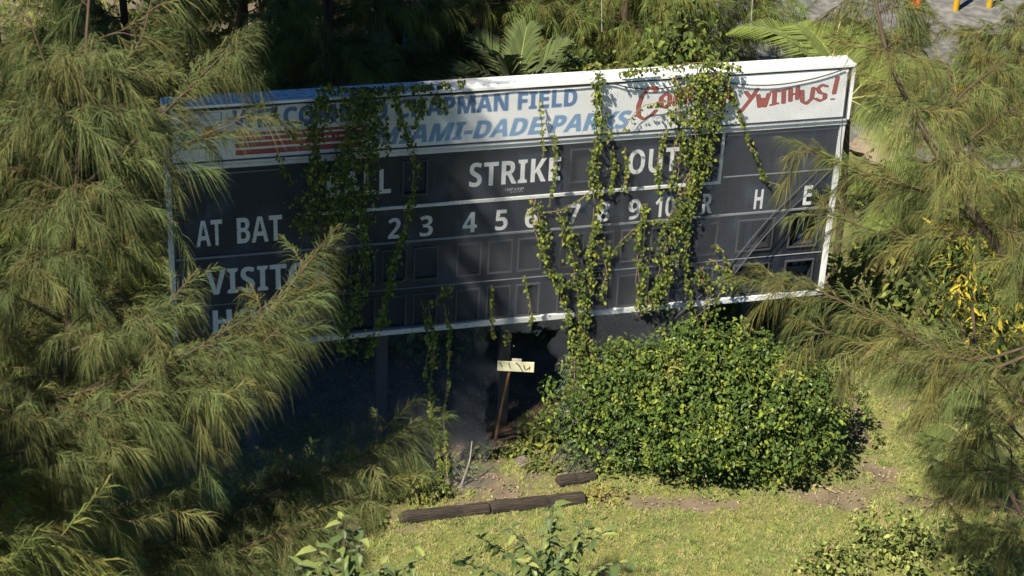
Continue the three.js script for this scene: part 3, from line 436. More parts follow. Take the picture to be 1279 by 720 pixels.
{
  const p = [0.01, 0.00, -23.01]; const t = thing('broken_plank', 'broken reddish plank splinters lying behind the leaning sign', 'plank', [p[0], 0, p[2]]);
  const wd = std({ color: lin(0.36, 0.22, 0.16), roughness: 0.9, map: barkTex }); const a = part('plank', box(0.26, 0.02, 0.07, 0, 0.16, 0, 0.003), wd, t); a.rotation.set(0.2, 0.25, 0.25); const c = part('plank', box(0.2, 0.02, 0.05, 0.02, 0.06, 0.08, 0.003), wd, t); c.rotation.set(0.1, 0.4, 0.15);
  const q = [0.28, 0.00, -22.38], rk = new THREE.IcosahedronGeometry(0.13, 2), rp = rk.attributes.position; for (let i = 0; i < rp.count; i++) { const k = 0.8 + 0.35 * n3(rp.getX(i) * 7, rp.getY(i) * 7, rp.getZ(i) * 7); rp.setXYZ(i, rp.getX(i) * k * 1.2, rp.getY(i) * k * 0.7, rp.getZ(i) * k); } rk.computeVertexNormals();
  const rock = part('grey_stone', rk, std({ color: lin(0.2, 0.17, 0.14), roughness: 0.95, map: fine }), scene); rock.position.set(q[0], 0.03, q[2]); rock.userData = { label: 'lone grey stone on the bare soil near the short timber', category: 'stone' };
  const st = [-0.58, 0.00, -21.73], tw = thing('dead_stick', 'dead grey forked stick stuck in the soil beside the vines', 'stick', [st[0], 0, st[2]]), gm = std({ color: lin(0.3, 0.26, 0.22), roughness: 0.95 });
  part('stick', tube([V(0, -0.03, 0), V(0.05, 0.15, -0.02), V(0.12, 0.42, -0.06), V(0.14, 0.7, -0.1)], 0.02, 0.008, 6, 10), gm, tw); part('fork', tube([V(0.05, 0.15, -0.02), V(-0.04, 0.28, 0), V(-0.1, 0.4, 0.02)], 0.01, 0.004, 5, 6), gm, tw);
  const s2 = [4.40, 0.00, -22.10]; const f2 = part('fallen_twig', tube([V(-0.14, 0.03, -0.06), V(0, 0.04, 0), V(0.16, 0.025, 0.1)], 0.012, 0.006, 5, 8), std({ color: lin(0.42, 0.3, 0.2), roughness: 0.9 }), scene); f2.position.set(s2[0], 0, s2[2]); f2.userData = { label: 'thin pale fallen twig on the bare soil by the round shrub', category: 'twig' };
}

// ---------------------------------------------------------------- low plants round the bed
const weeds = (label, base, n, lumps, seed, o = {}) => shrub({ name: 'weed_clump', label, category: 'weeds', group: 'weeds along the foot of the netting', base: [base[0], 0, base[2]], n, lumps, seed, tint: [0.12, 0.15, 0.03], tint2: [0.26, 0.27, 0.05], bright: 0.35, core: 0.2, stems: 5, leaf: 'small', ...o });
weeds('bright weeds crowding the end of the weathered round timber', [-1.20, 0.00, -21.40], 900, [[0, 0.14, 0, 0.42, 0.2, 0.22], [0.3, 0.1, -0.1, 0.3, 0.16, 0.2], [-0.45, 0.12, 0.1, 0.28, 0.2, 0.18]], 51);
weeds('green weeds at the foot of the paired vine strands', [-0.92, 0.00, -22.09], 600, [[0, 0.12, 0, 0.3, 0.22, 0.22], [0.25, 0.08, 0.1, 0.25, 0.14, 0.15]], 52);
weeds('low weeds round the base of the leaning stake', [-0.33, 0.00, -22.49], 500, [[0, 0.1, 0, 0.22, 0.16, 0.15], [0.5, 0.08, -0.1, 0.3, 0.16, 0.15]], 53);
weeds('broadleaf weeds between the leaning stake and the round shrub', [0.46, 0.00, -22.90], 420, [[0, 0.22, 0, 0.28, 0.3, 0.2], [0.25, 0.12, 0.15, 0.22, 0.2, 0.15]], 54, { leaf: 'broad', size: 0.75 });
weeds('yellowish weeds on the soil above the short timber', [0.67, 0.00, -22.32], 420, [[0, 0.05, 0, 0.45, 0.08, 0.25]], 55);
weeds('yellowing creeper trailing off the end of the longest timber', [1.34, 0.00, -21.66], 260, [[0, 0.03, 0, 0.35, 0.05, 0.22]], 56, { tint: [0.3, 0.27, 0.06] });
weeds('trailing pale green creeper under the dark casuarina sprays', [-1.75, 0.00, -21.08], 700, [[0, 0.1, 0, 0.2, 0.22, 0.2], [0.1, 0.06, 0.25, 0.14, 0.14, 0.2]], 57, { tint: [0.17, 0.2, 0.04] });
shrub({ name: 'young_plant', label: 'young broadleaf plant with a whorl of bright yellow green leaves', category: 'plant', base: [[-1.23, 0.00, -21.27][0], 0, [-1.23, 0.00, -21.27][2]], seed: 58, n: 90, leaf: 'long', tint: [0.26, 0.27, 0.04], tint2: [0.4, 0.38, 0.08], core: 0.25, size: 0.9, stems: 3, lumps: [[0, 0.5, 0, 0.2, 0.17, 0.18]] });

// saplings whose tops reach up into the view: every leaf a piece of its own
function sapling(label, top, spread, n, seed) {
  const r = rand(seed), t = A(top), base = [t.x, 0, t.z], o = thing('leafy_sapling', label, 'sapling', base, 0, 'broadleaf saplings above the lawn'), mats = [[0.07, 0.12, 0.018], [0.1, 0.15, 0.024], [0.15, 0.195, 0.03], [0.3, 0.34, 0.07]].map((c) => phys({ color: lin(...c), roughness: 0.95, transmission: 0.35, clearcoat: 0.35, clearcoatRoughness: 0.35 }));
  const shapes = [leafGeo(0.13, 0.062, 0.2, 0.35), leafGeo(0.17, 0.075, 0.25, 0.45), leafGeo(0.1, 0.055, 0.15, 0.2)];
  part('stem', tube([V(0, -0.1, 0), V(0.06, t.y * 0.4, 0.03), V(-0.03, t.y * 0.75, 0), V(0, t.y, 0)], 0.045, 0.008, 7, 16), M.bark, o);
  const tips = spread.map(([x, y, z]) => V(x, t.y + y, z));
  for (const e of tips) {
    const s = V(0, t.y - 0.75 + (e.y - t.y) * 0.5, 0), cv = new THREE.CatmullRomCurve3([s, s.clone().lerp(e, 0.5).add(V(0, 0.06, 0)), e]); part('branch', tube(cv.getPoints(5), 0.01, 0.004, 5, 8), M.bark, o);
    for (let i = 0; i < n; i++) { const q = 0.3 + 0.7 * (i + r()) / n, p = cv.getPointAt(q), az = i * 2.4 + r(), d = V(Math.cos(az), q > 0.9 ? 0.5 : 0.05 - 0.5 * r(), Math.sin(az)), k = q > 0.85 && r() < 0.22 ? 3 : Math.floor(r() * 3); const m = part('leaf', shapes[Math.floor(r() * 3)], mats[k], o); m.applyMatrix4(frame(p, d, V(gauss(r) * 0.4, 1, gauss(r) * 0.4), 0.64 + 0.42 * r())); }
  }
}
sapling('broadleaf sapling top with large pale tip leaves over the open lawn', [0.44, 4.90, -14.27], [[0.02, 0.1, 0], [0.3, -0.02, 0.1], [-0.35, -0.12, 0.05], [-0.62, -0.2, 0.1], [0.5, -0.1, 0.05], [0.15, -0.3, 0.3], [-0.2, -0.3, 0.3], [0.75, -0.3, 0.2], [-0.75, -0.38, 0.25], [0.3, -0.42, 0.4], [-0.4, -0.45, 0.45], [0.0, -0.15, 0.1]], 24, 61);
sapling('broadleaf sapling top beside the lowest casuarina spray', [-1.15, 6.55, -11.71], [[-0.02, 0.08, 0], [-0.22, -0.16, 0.05], [0.12, -0.12, 0], [0.3, -0.26, 0.1], [-0.35, -0.3, 0.1], [0.48, -0.35, 0.2], [0.02, -0.3, 0.3], [0.62, -0.2, 0.05], [-0.2, -0.42, 0.3], [0.3, -0.45, 0.35]], 22, 62);

const lowShrub = (label, base, lumps, n, seed, o = {}) => shrub({ name: 'low_shrub', label, base: [base[0], 0, base[2]], lumps, n, seed, tint: [0.16, 0.2, 0.04], tint2: [0.34, 0.36, 0.1], bright: 0.45, core: 0.15, leaf: 'small', size: 1.15, group: 'pale low shrubs at the lawn corner', ...o });
const loose = (w, hgt, n, seed) => { const r = rand(seed); return Array.from({ length: n }, () => { const q = 0.1 + 0.13 * r(); return [gauss(r) * w, 0.12 + hgt * r(), gauss(r) * 0.3, q * 1.4, q, q * 1.3]; }); };
lowShrub('pale feathery low shrub at the lit side of the lawn corner', [4.39, 0.00, -20.29], loose(0.6, 0.2, 12, 171), 700, 71);
lowShrub('tallest pale low shrub in the lawn corner clump', [5.21, 0.00, -20.56], loose(0.55, 0.5, 18, 172), 1000, 72);
lowShrub('pale low shrub beneath the casuarina beside the brown soil', [6.23, 0.00, -20.44], loose(0.65, 0.3, 16, 173), 900, 73);

// ---------------------------------------------------------------- casuarinas at the sides
const sides = 'tall casuarinas screening the scoreboard';
casuarina({ label: 'casuarina whose slender trunk and drooping sprays veil the header emblem', group: sides, seed: 81, r: [0.075, 0.008], tint: [0.12, 0.143, 0.047],
  trunk: [[-3.6, 0, -12.2], [-3.5, 4, -12.2], [-3.33, 6.44, -11.85], [-3.34, 7.39, -12.48], [-3.32, 7.75, -12.70], [-3.31, 8.71, -13.20], [-3.26, 9.81, -13.68], [-3.24, 10.14, -13.81]],
  hero: [
    { pts: [[-3.29, 8.52, -13.11], [-2.80, 8.97, -13.21], [-2.36, 9.40, -13.38], [-2.18, 9.60, -13.38], [-2.10, 9.72, -13.44]], dens: 2.4, sub: 0.5, subLen: 0.25 },
    { pts: [[-3.33, 8.39, -13.04], [-2.81, 8.65, -13.18], [-2.39, 8.93, -13.27], [-2.13, 9.03, -13.37], [-2.04, 9.30, -13.50]], dens: 0.7, sub: 0.5, subLen: 0.2, r: 0.01 },
    { pts: [[-3.28, 9.42, -13.53], [-3.16, 9.58, -13.28], [-3.04, 9.62, -13.00]], dens: 0.8, sub: 0.3, subLen: 0.3, r: 0.006 }, { pts: [[-3.29, 8.99, -13.33], [-3.31, 9.15, -13.07], [-3.31, 9.21, -12.75]], dens: 0.8, sub: 0.3, subLen: 0.3, r: 0.006 }, { pts: [[-3.31, 8.52, -13.11], [-3.16, 8.69, -12.89], [-3.00, 8.75, -12.61]], dens: 0.8, sub: 0.3, subLen: 0.3, r: 0.006 }, { pts: [[-3.33, 8.07, -12.87], [-3.33, 8.26, -12.62], [-3.32, 8.34, -12.32]], dens: 0.8, sub: 0.3, subLen: 0.3, r: 0.006 }, { pts: [[-3.33, 7.55, -12.57], [-3.19, 7.73, -12.36], [-3.04, 7.81, -12.09]], dens: 0.8, sub: 0.3, subLen: 0.3, r: 0.006 }, { pts: [[-3.34, 7.04, -12.25], [-3.18, 7.23, -12.05], [-3.01, 7.32, -11.79]], dens: 0.8, sub: 0.3, subLen: 0.3, r: 0.006 }, { pts: [[-3.33, 6.74, -12.05], [-3.32, 6.94, -11.83], [-3.30, 7.06, -11.53]], dens: 0.8, sub: 0.3, subLen: 0.3, r: 0.006 }, 
    { pts: [[-3.32, 7.44, -12.51], [-2.89, 7.72, -12.43], [-2.55, 7.93, -12.39], [-2.39, 8.10, -12.52]], dens: 1.4 }, { pts: [[-3.35, 8.02, -12.84], [-3.10, 8.16, -12.98], [-2.83, 8.16, -13.15], [-2.63, 8.31, -13.27]], dens: 0.9, r: 0.01 },
    { pts: [[-3.39, 7.65, -12.62], [-3.55, 7.87, -12.46], [-3.67, 8.06, -12.30]], dens: 0.6 }, { pts: [[-3.30, 8.82, -13.26], [-3.49, 9.40, -13.24], [-3.61, 9.82, -13.27]], dens: 1.3 }, { pts: [[-3.27, 9.15, -13.41], [-2.91, 9.47, -13.63], [-2.81, 9.80, -13.78]], dens: 1.5 }],
  auto: { n: 36, s0: 0.36, s1: 0.97, l0: 1.15, l1: 0.6, dens: 0.8, rise: 0.35, r: 0.007 } });
casuarina({ label: 'lower casuarina whose long ascending branch crosses the word VISITOR', group: sides, seed: 82, r: [0.11, 0.03], tint: [0.12, 0.143, 0.047],
  trunk: [[-5.0, 0, -12.6], [-4.9, 3, -12.7], [-4.7, 5.6, -12.9], [-4.6, 7.2, -13.1]],
  hero: [
    { pts: [[-3.97, 6.98, -11.53], [-3.44, 7.07, -11.75], [-2.84, 7.22, -12.01], [-2.40, 7.42, -12.23], [-2.01, 7.66, -12.45], [-1.67, 7.99, -12.68], [-1.46, 8.24, -12.85]], dens: 2.3, sub: 0.22, subLen: 0.4, r: 0.022 },
    { pts: [[-2.62, 7.30, -12.11], [-2.15, 7.52, -12.22], [-1.86, 7.70, -12.26], [-1.64, 7.88, -12.40]], dens: 2.0, sub: 0.3, subLen: 0.3, r: 0.012 },
    { pts: [[-2.99, 7.28, -11.89], [-2.54, 7.58, -12.06], [-2.15, 7.79, -12.26], [-1.82, 7.96, -12.42], [-1.71, 8.08, -12.50]], dens: 1.3, sub: 0.3, subLen: 0.35, r: 0.01 },
    { pts: [[-4.05, 7.22, -11.91], [-3.39, 7.25, -12.13], [-2.87, 7.41, -12.25], [-2.52, 7.75, -12.53]], dens: 1.8, sub: 0.22, subLen: 0.45 }, { pts: [[-4.00, 6.51, -11.69], [-3.40, 6.64, -11.97], [-2.90, 6.80, -12.21]], dens: 1.6, subLen: 0.4 },
    { pts: [[-4.11, 7.09, -12.55], [-3.48, 7.09, -12.73], [-2.84, 7.20, -12.96]], dens: 1.6, subLen: 0.5 }, { pts: [[-4.08, 7.45, -12.54], [-3.69, 7.47, -12.67], [-3.23, 7.49, -12.80]], dens: 1.4, subLen: 0.5 }, { pts: [[-3.20, 6.90, -12.20], [-2.67, 6.84, -12.28], [-2.28, 6.77, -12.31]], dens: 1.2, subLen: 0.3 }],
  auto: { n: 10, s0: 0.6, s1: 1, l0: 1.1, l1: 0.8, dens: 0.8, rise: 0.4, r: 0.007 } });
casuarina({ label: 'shaded casuarina with low spreading sprays over the dark soil and weeds', group: sides, seed: 83, r: [0.09, 0.02], tint: [0.12, 0.143, 0.047],
  trunk: [[-4.5, 0, -12.6], [-4.4, 2.2, -12.7], [-4.2, 4.2, -12.8], [-4.2, 5.6, -12.8]],
  hero: [
    { pts: [[-3.21, 5.46, -12.42], [-2.55, 5.63, -12.70], [-1.93, 5.85, -12.97], [-1.18, 6.13, -13.25], [-0.86, 6.27, -13.37], [-0.68, 6.36, -13.44]], dens: 2.2, sub: 0.22, subLen: 0.4, r: 0.018 },
    { pts: [[-2.12, 5.78, -12.89], [-1.75, 5.98, -13.08], [-1.83, 6.19, -13.22]], dens: 1.3, subLen: 0.3 }, { pts: [[-3.05, 5.54, -12.27], [-2.26, 5.64, -12.51], [-1.58, 5.77, -12.71], [-1.14, 5.82, -12.79]], dens: 1.6, subLen: 0.4 }, { pts: [[-3.54, 5.74, -12.29], [-3.13, 5.75, -12.41], [-2.44, 5.60, -12.45], [-1.87, 5.47, -12.45]], dens: 1.6, subLen: 0.45 },
    { pts: [[-3.64, 5.88, -11.98], [-3.32, 6.10, -12.23], [-2.73, 6.15, -12.42], [-2.37, 6.18, -12.51]], dens: 1.3, subLen: 0.4 }, { pts: [[-1.61, 5.76, -12.95], [-1.23, 5.86, -13.06], [-0.91, 5.97, -13.16]], dens: 1.3, subLen: 0.3 }],
  auto: { n: 8, s0: 0.7, s1: 1, l0: 1.0, l1: 0.8, dens: 0.9, rise: 0.2, r: 0.007 } });
casuarina({ label: 'leaning casuarina with a dark bare stem beside the header end', group: sides, seed: 84, r: [0.1, 0.012], tint: [0.15, 0.168, 0.05],
  trunk: [[6.4, 0, -14.4], [5.6, 4, -14.6], [4.56, 6.89, -14.93], [4.00, 7.60, -15.45], [3.55, 8.17, -15.82], [3.24, 8.68, -16.10], [3.09, 9.16, -16.31], [3.02, 9.55, -16.45]],
  hero: [
    { pts: [[4.61, 6.62, -14.77], [4.05, 6.41, -14.80], [3.38, 6.53, -15.16], [2.68, 6.68, -15.50], [2.14, 6.67, -15.58]], dens: 1.36, sub: 0.24, subLen: 0.4 },
    { pts: [[4.09, 7.50, -15.38], [3.50, 7.68, -15.61], [3.03, 7.70, -15.83], [2.73, 7.76, -16.02], [2.58, 7.85, -16.09]], dens: 1.09, sub: 0.26, subLen: 0.4 }, { pts: [[4.13, 7.44, -15.34], [3.62, 7.23, -15.48], [3.15, 7.22, -15.69], [2.80, 7.28, -15.90]], dens: 1.09, sub: 0.24, subLen: 0.4 },
    { pts: [[4.61, 6.56, -14.73], [3.99, 6.27, -14.74], [3.32, 6.31, -15.04], [2.70, 6.39, -15.34]], dens: 1.22, sub: 0.24, subLen: 0.45 },
    { pts: [[3.61, 8.08, -15.76], [3.84, 8.50, -15.78], [4.20, 8.91, -15.74]], dens: 0.95 }, { pts: [[3.76, 7.90, -15.65], [4.05, 8.27, -15.63], [4.40, 8.62, -15.57]], dens: 0.95 }, { pts: [[4.59, 6.86, -14.91], [4.46, 7.31, -14.95], [4.32, 7.58, -15.01]], dens: 0.7 }],
  auto: { n: 24, az: [-1.9, 1.9], s0: 0.62, s1: 0.97, l0: 1.4, l1: 0.6, dens: 0.51, rise: 0.4, r: 0.007 } });
casuarina({ label: 'young casuarina hanging over the drooping palm at the lawn corner', group: sides, seed: 85, r: [0.06, 0.015], tint: [0.15, 0.168, 0.05],
  trunk: [[7.39, 0.00, -20.73], [5.78, 2.68, -17.90], [5.46, 3.25, -18.14], [5.20, 4.05, -18.35], [5.08, 4.79, -18.81]],
  hero: [{ pts: [[5.43, 3.34, -17.84], [5.05, 3.54, -17.83], [4.61, 3.45, -17.77]], dens: 0.82 }, { pts: [[5.49, 4.07, -17.06], [5.01, 4.41, -17.42], [4.68, 4.57, -17.61], [4.36, 4.52, -17.66]], dens: 1.09, subLen: 0.5 }, { pts: [[5.32, 4.21, -15.97], [5.01, 4.35, -16.16], [4.49, 4.26, -16.25]], dens: 1.09, subLen: 0.4 }, { pts: [[5.30, 4.87, -16.40], [4.91, 5.08, -16.64], [4.52, 5.36, -16.92]], dens: 1.09, subLen: 0.5 }],
  auto: { n: 20, s0: 0.45, s1: 1, l0: 1.2, l1: 0.8, dens: 0.61, rise: 0.35, r: 0.008 } });
casuarina({ label: 'thin young casuarina in front of the palms by the parking lot', group: sides, seed: 86, r: [0.06, 0.012], tint: [0.15, 0.17, 0.05], kind: 'fine',
  trunk: [[7.89, 0.00, -29.93], [6.65, 2.76, -26.56], [6.50, 3.62, -26.98], [6.38, 4.26, -27.27]], auto: { n: 26, s0: 0.15, s1: 1, l0: 1.7, l1: 1.0, dens: 0.61, rise: 0.4, r: 0.007 } });

casuarina({ label: 'bushy casuarina at the lot edge behind the wheel stops', group: sides, seed: 87, r: [0.08, 0.015], tint: [0.15, 0.17, 0.05], kind: 'far', trunk: [[9.2, 0, -34.4], [9.3, 1.1, -34.4], [9.2, 2.3, -34.5]], auto: { n: 26, s0: 0.1, s1: 1, l0: 1.9, l1: 0.9, dens: 0.8, rise: 0.35, r: 0.008 } });
casuarina({ label: 'small casuarina between the traffic cone and the header corner', group: sides, seed: 88, r: [0.07, 0.015], tint: [0.15, 0.17, 0.05], kind: 'far', trunk: [[6.9, 0, -36.2], [7.0, 0.6, -36.2], [6.9, 1.3, -36.3]], auto: { n: 20, s0: 0.1, s1: 1, l0: 1.7, l1: 0.8, dens: 0.8, rise: 0.3, r: 0.008 } });
casuarina({ label: 'casuarina overhanging the lot beyond the bollards', group: sides, seed: 89, r: [0.1, 0.02], tint: [0.15, 0.17, 0.05], kind: 'far', trunk: [[12.6, 0, -38.5], [12.5, 1.8, -38.5], [12.3, 3.5, -38.5]], auto: { n: 28, s0: 0.15, s1: 1, l0: 2.2, l1: 1.0, dens: 0.8, rise: 0.3, r: 0.008 } });

// tall casuarinas standing in a row on the sun's side, outside the picture: they throw the shade over the board's one end
for (const [x, z, h, s, lab] of [[-6.6, -17.4, 15.5, 1, 'between the bare trunked one and the emblem end'], [-9.3, -13.6, 13.5, 2, 'next to the slender trunk with drooping sprays'], [-8.1, -20.6, 17.5, 3, 'beside the emblem end of the board'], [-7.8, -24.0, 19, 4, 'behind the emblem end of the board'], [-8.4, -28.0, 18, 5, 'far behind the board'], [-6.3, -9.0, 11.3, 6, 'next to the branch crossing the word VISITOR']])
  casuarina({ label: 'tall dense casuarina shading the board, ' + lab, group: 'row of shading casuarinas', seed: 90 + s, kind: 'far', r: [0.2, 0.04], trunk: [[x, 0, z], [x + 0.1, h * 0.5, z], [x, h, z - 0.1]], auto: { n: s === 1 ? 72 : 50, s0: 0.58, s1: 0.99, l0: s === 1 ? 2.5 : 3.0, l1: s === 1 ? 1.7 : 1.3, dens: 1.2, sub: 0.2, rise: 0.35, r: 0.01 } });

// ---------------------------------------------------------------- growth behind the board
for (const [i, [x, z, h, lab]] of [
  [-7.6, -26.0, 4.6, 'casuarina standing beyond the emblem end of the board'], [-6.5, -23.4, 3.0, 'small casuarina beside the emblem end post'], [-6.2, -27.6, 7, 'dark casuarina behind the header emblem end'], [-3.2, -28.4, 7.5, 'dark casuarina behind the word WELCOME'], [-0.9, -31.4, 6, 'casuarina behind the fan of upright palm leaves'],
  [1.6, -32.2, 6, 'olive casuarina behind the word PARKS'], [3.2, -33.8, 5.5, 'olive casuarina behind the red lettering'], [-5.2, -33, 8, 'casuarina deep in the shade beyond the board'], [0.3, -36.5, 7, 'casuarina furthest beyond the board'], [-2.6, -37, 8, 'shaded casuarina far beyond the board']].entries())
  casuarina({ label: lab, group: 'casuarinas behind the board', seed: 101 + i, kind: 'far', tint: [0.135, 0.168, 0.042], r: [0.12, 0.03], trunk: [[x, 0, z], [x + 0.15, h * 0.5, z], [x, h, z - 0.2]], auto: { n: 34, s0: 0.06, s1: 0.98, l0: 2.3, l1: 1.0, dens: 1.0, sub: 0.24, rise: 0.3, r: 0.008 } });
const back = (label, x, z, lumps, n, seed, o = {}) => shrub({ name: 'understory_shrub', label, base: [x, 0, z], lumps, n, seed, tint: [0.09, 0.13, 0.022], tint2: [0.2, 0.23, 0.035], bright: 0.2, core: 0.4, leaf: 'broad', group: 'understory behind the board', ...o });
back('leafy understory shrub with bright shield leaves behind the red lettering', 2.6, -29.6, [[0, 2.4, 0, 1.1, 1.7, 0.9], [-0.8, 1.4, 0.3, 0.9, 1.2, 0.8]], 2400, 111, { bright: 0.3 });
back('leafy understory shrub behind the word FIELD', 0.9, -29.4, [[0, 1.9, 0, 1.0, 1.6, 0.8]], 1600, 112);
back('understory shrub behind the posts under the ball count', -2.6, -25.2, [[0, 0.9, 0, 1.6, 1.1, 0.7], [1.2, 0.8, -0.1, 1.2, 1.0, 0.7]], 2600, 113);
back('understory shrub behind the posts at the emblem end', -5.0, -24.6, [[0, 0.9, 0, 1.6, 1.2, 0.7]], 1800, 114);
back('understory shrub behind the leaning sign', 0.4, -26.3, [[0, 0.8, 0, 1.8, 1.1, 0.8]], 2200, 115);
back('understory shrub behind the board beneath the runs column', 3.4, -26.6, [[0, 0.8, 0, 1.8, 1.1, 0.8]], 2000, 116);
back('leafy shrub with yellow tips at the top of the emblem end casuarina', -8.8, -30.5, [[0, 2.2, 0, 1.6, 2.0, 1.2]], 1600, 117, { bright: 0.3 });
back('leafy understory shrub beyond the emblem end of the board', -8.2, -24.0, [[0, 1.0, 0, 1.3, 1.3, 1.2], [-0.4, 0.8, -2.2, 1.4, 1.1, 1.2]], 2600, 121);
back('leafy understory shrub far beyond the emblem end of the board', -8.0, -34.5, [[0, 1.2, 0, 2.0, 1.5, 1.2], [2.4, 1.0, -1.0, 1.8, 1.3, 1.2]], 3000, 122);
back('low shrub by the corner of the header and the rubble', 6.6, -29.8, [[0, 0.7, 0, 1.0, 0.9, 0.7]], 1200, 118, { tint: [0.1, 0.13, 0.03], leaf: 'bush' });
shrub({ name: 'croton_shrub', label: 'croton shrub with bright yellow leaves under the leaning casuarina', base: [[6.91, 0.00, -25.33][0], 0, [6.91, 0.00, -25.33][2]], seed: 119, n: 1500, leaf: 'long', tint: [0.09, 0.13, 0.02], tint2: [0.42, 0.34, 0.03], bright: 0.42, core: 0.35, lumps: [[-0.15, 1.6, 0, 0.55, 0.6, 0.5], [0.35, 1.2, 0.2, 0.55, 0.6, 0.5], [-0.4, 2.3, -0.1, 0.4, 0.5, 0.35]] });
shrub({ name: 'green_shrub', label: 'green leafy shrub filling the gap below the croton', base: [[6.77, 0.00, -26.27][0], 0, [6.77, 0.00, -26.27][2]], seed: 120, n: 2600, leaf: 'broad', tint: [0.09, 0.12, 0.025], tint2: [0.22, 0.24, 0.04], bright: 0.25, core: 0.3, lumps: [[0, 0.9, 0, 1.3, 1.0, 0.8], [1.4, 1.0, -0.2, 1.0, 1.1, 0.8], [-0.9, 0.6, -0.8, 0.9, 0.8, 0.7]] });

palm({ name: 'upright_palm', label: 'palm with stiff upright strap leaflets behind the word CHAPMAN', base: [-0.1, 0, -28.6], top: [-0.1, 2.75, -28.6], seed: 131, tint: [0.1, 0.135, 0.04], leafLen: 0.7, leafW: 0.06, vee: 0.9, per: 26,
  fronds: [[0.2, 1.0, 1.5, 0.2], [1.3, 1.2, 1.4, 0.15], [2.6, 1.0, 1.5, 0.25], [3.6, 0.8, 1.5, 0.3], [4.4, 1.1, 1.4, 0.2], [5.5, 0.9, 1.5, 0.3], [0.7, 0.6, 1.6, 0.35], [3.1, 0.5, 1.6, 0.4], [0.0, 0.35, 1.7, 0.3]] });
palm({ name: 'feather_palm', label: 'feather palm arching a bright frond over the header corner', base: [5.2, 0, -27.8], top: [5.05, 3.4, -27.8], seed: 132, tint: [0.16, 0.205, 0.035], leafLen: 0.78, leafW: 0.036, vee: 0.15, per: 34,
  fronds: [[2.6, 0.85, 3.0, 0.52], [2.2, 0.95, 2.2, 0.45], [0.5, 0.8, 1.5, 0.4], [0.1, 0.3, 1.3, 0.45], [5.9, 0.45, 1.7, 0.5], [5.2, 0.2, 1.7, 0.5], [1.6, 1.0, 1.8, 0.4], [4.0, 0.6, 1.5, 0.5]] });
palm({ name: 'feather_palm', label: 'feather palm with hanging fronds beside the board edge and rubble', base: [5.9, 0, -27.9], top: [5.95, 1.6, -27.9], seed: 133, tint: [0.16, 0.205, 0.035], leafLen: 0.6, leafW: 0.036, vee: -0.1, per: 30,
  fronds: [[2.9, 0.9, 1.5, 0.75], [0.1, 0.9, 1.7, 0.7], [5.4, 0.6, 1.6, 0.7], [4.4, 0.7, 1.5, 0.8], [1.2, 0.8, 1.6, 0.6]] });
palm({ name: 'drooping_palm', label: 'small palm with drooping narrow leaflets at the lawn corner', base: [[6.21, 0.00, -22.10][0], 0, [6.21, 0.00, -22.10][2]], top: [[6.21, 0.00, -22.10][0], 0.9, [6.21, 0.00, -22.10][2]], seed: 134, tint: [0.12, 0.15, 0.035], leafLen: 0.5, leafW: 0.026, vee: -0.5, per: 30,
  fronds: [[3.0, 0.9, 1.0, 0.7], [0.3, 0.9, 1.0, 0.7], [4.6, 0.7, 0.9, 0.8], [1.5, 1.0, 1.0, 0.6], [3.9, 0.8, 1.0, 0.8], [5.6, 0.8, 1.0, 0.8]] });

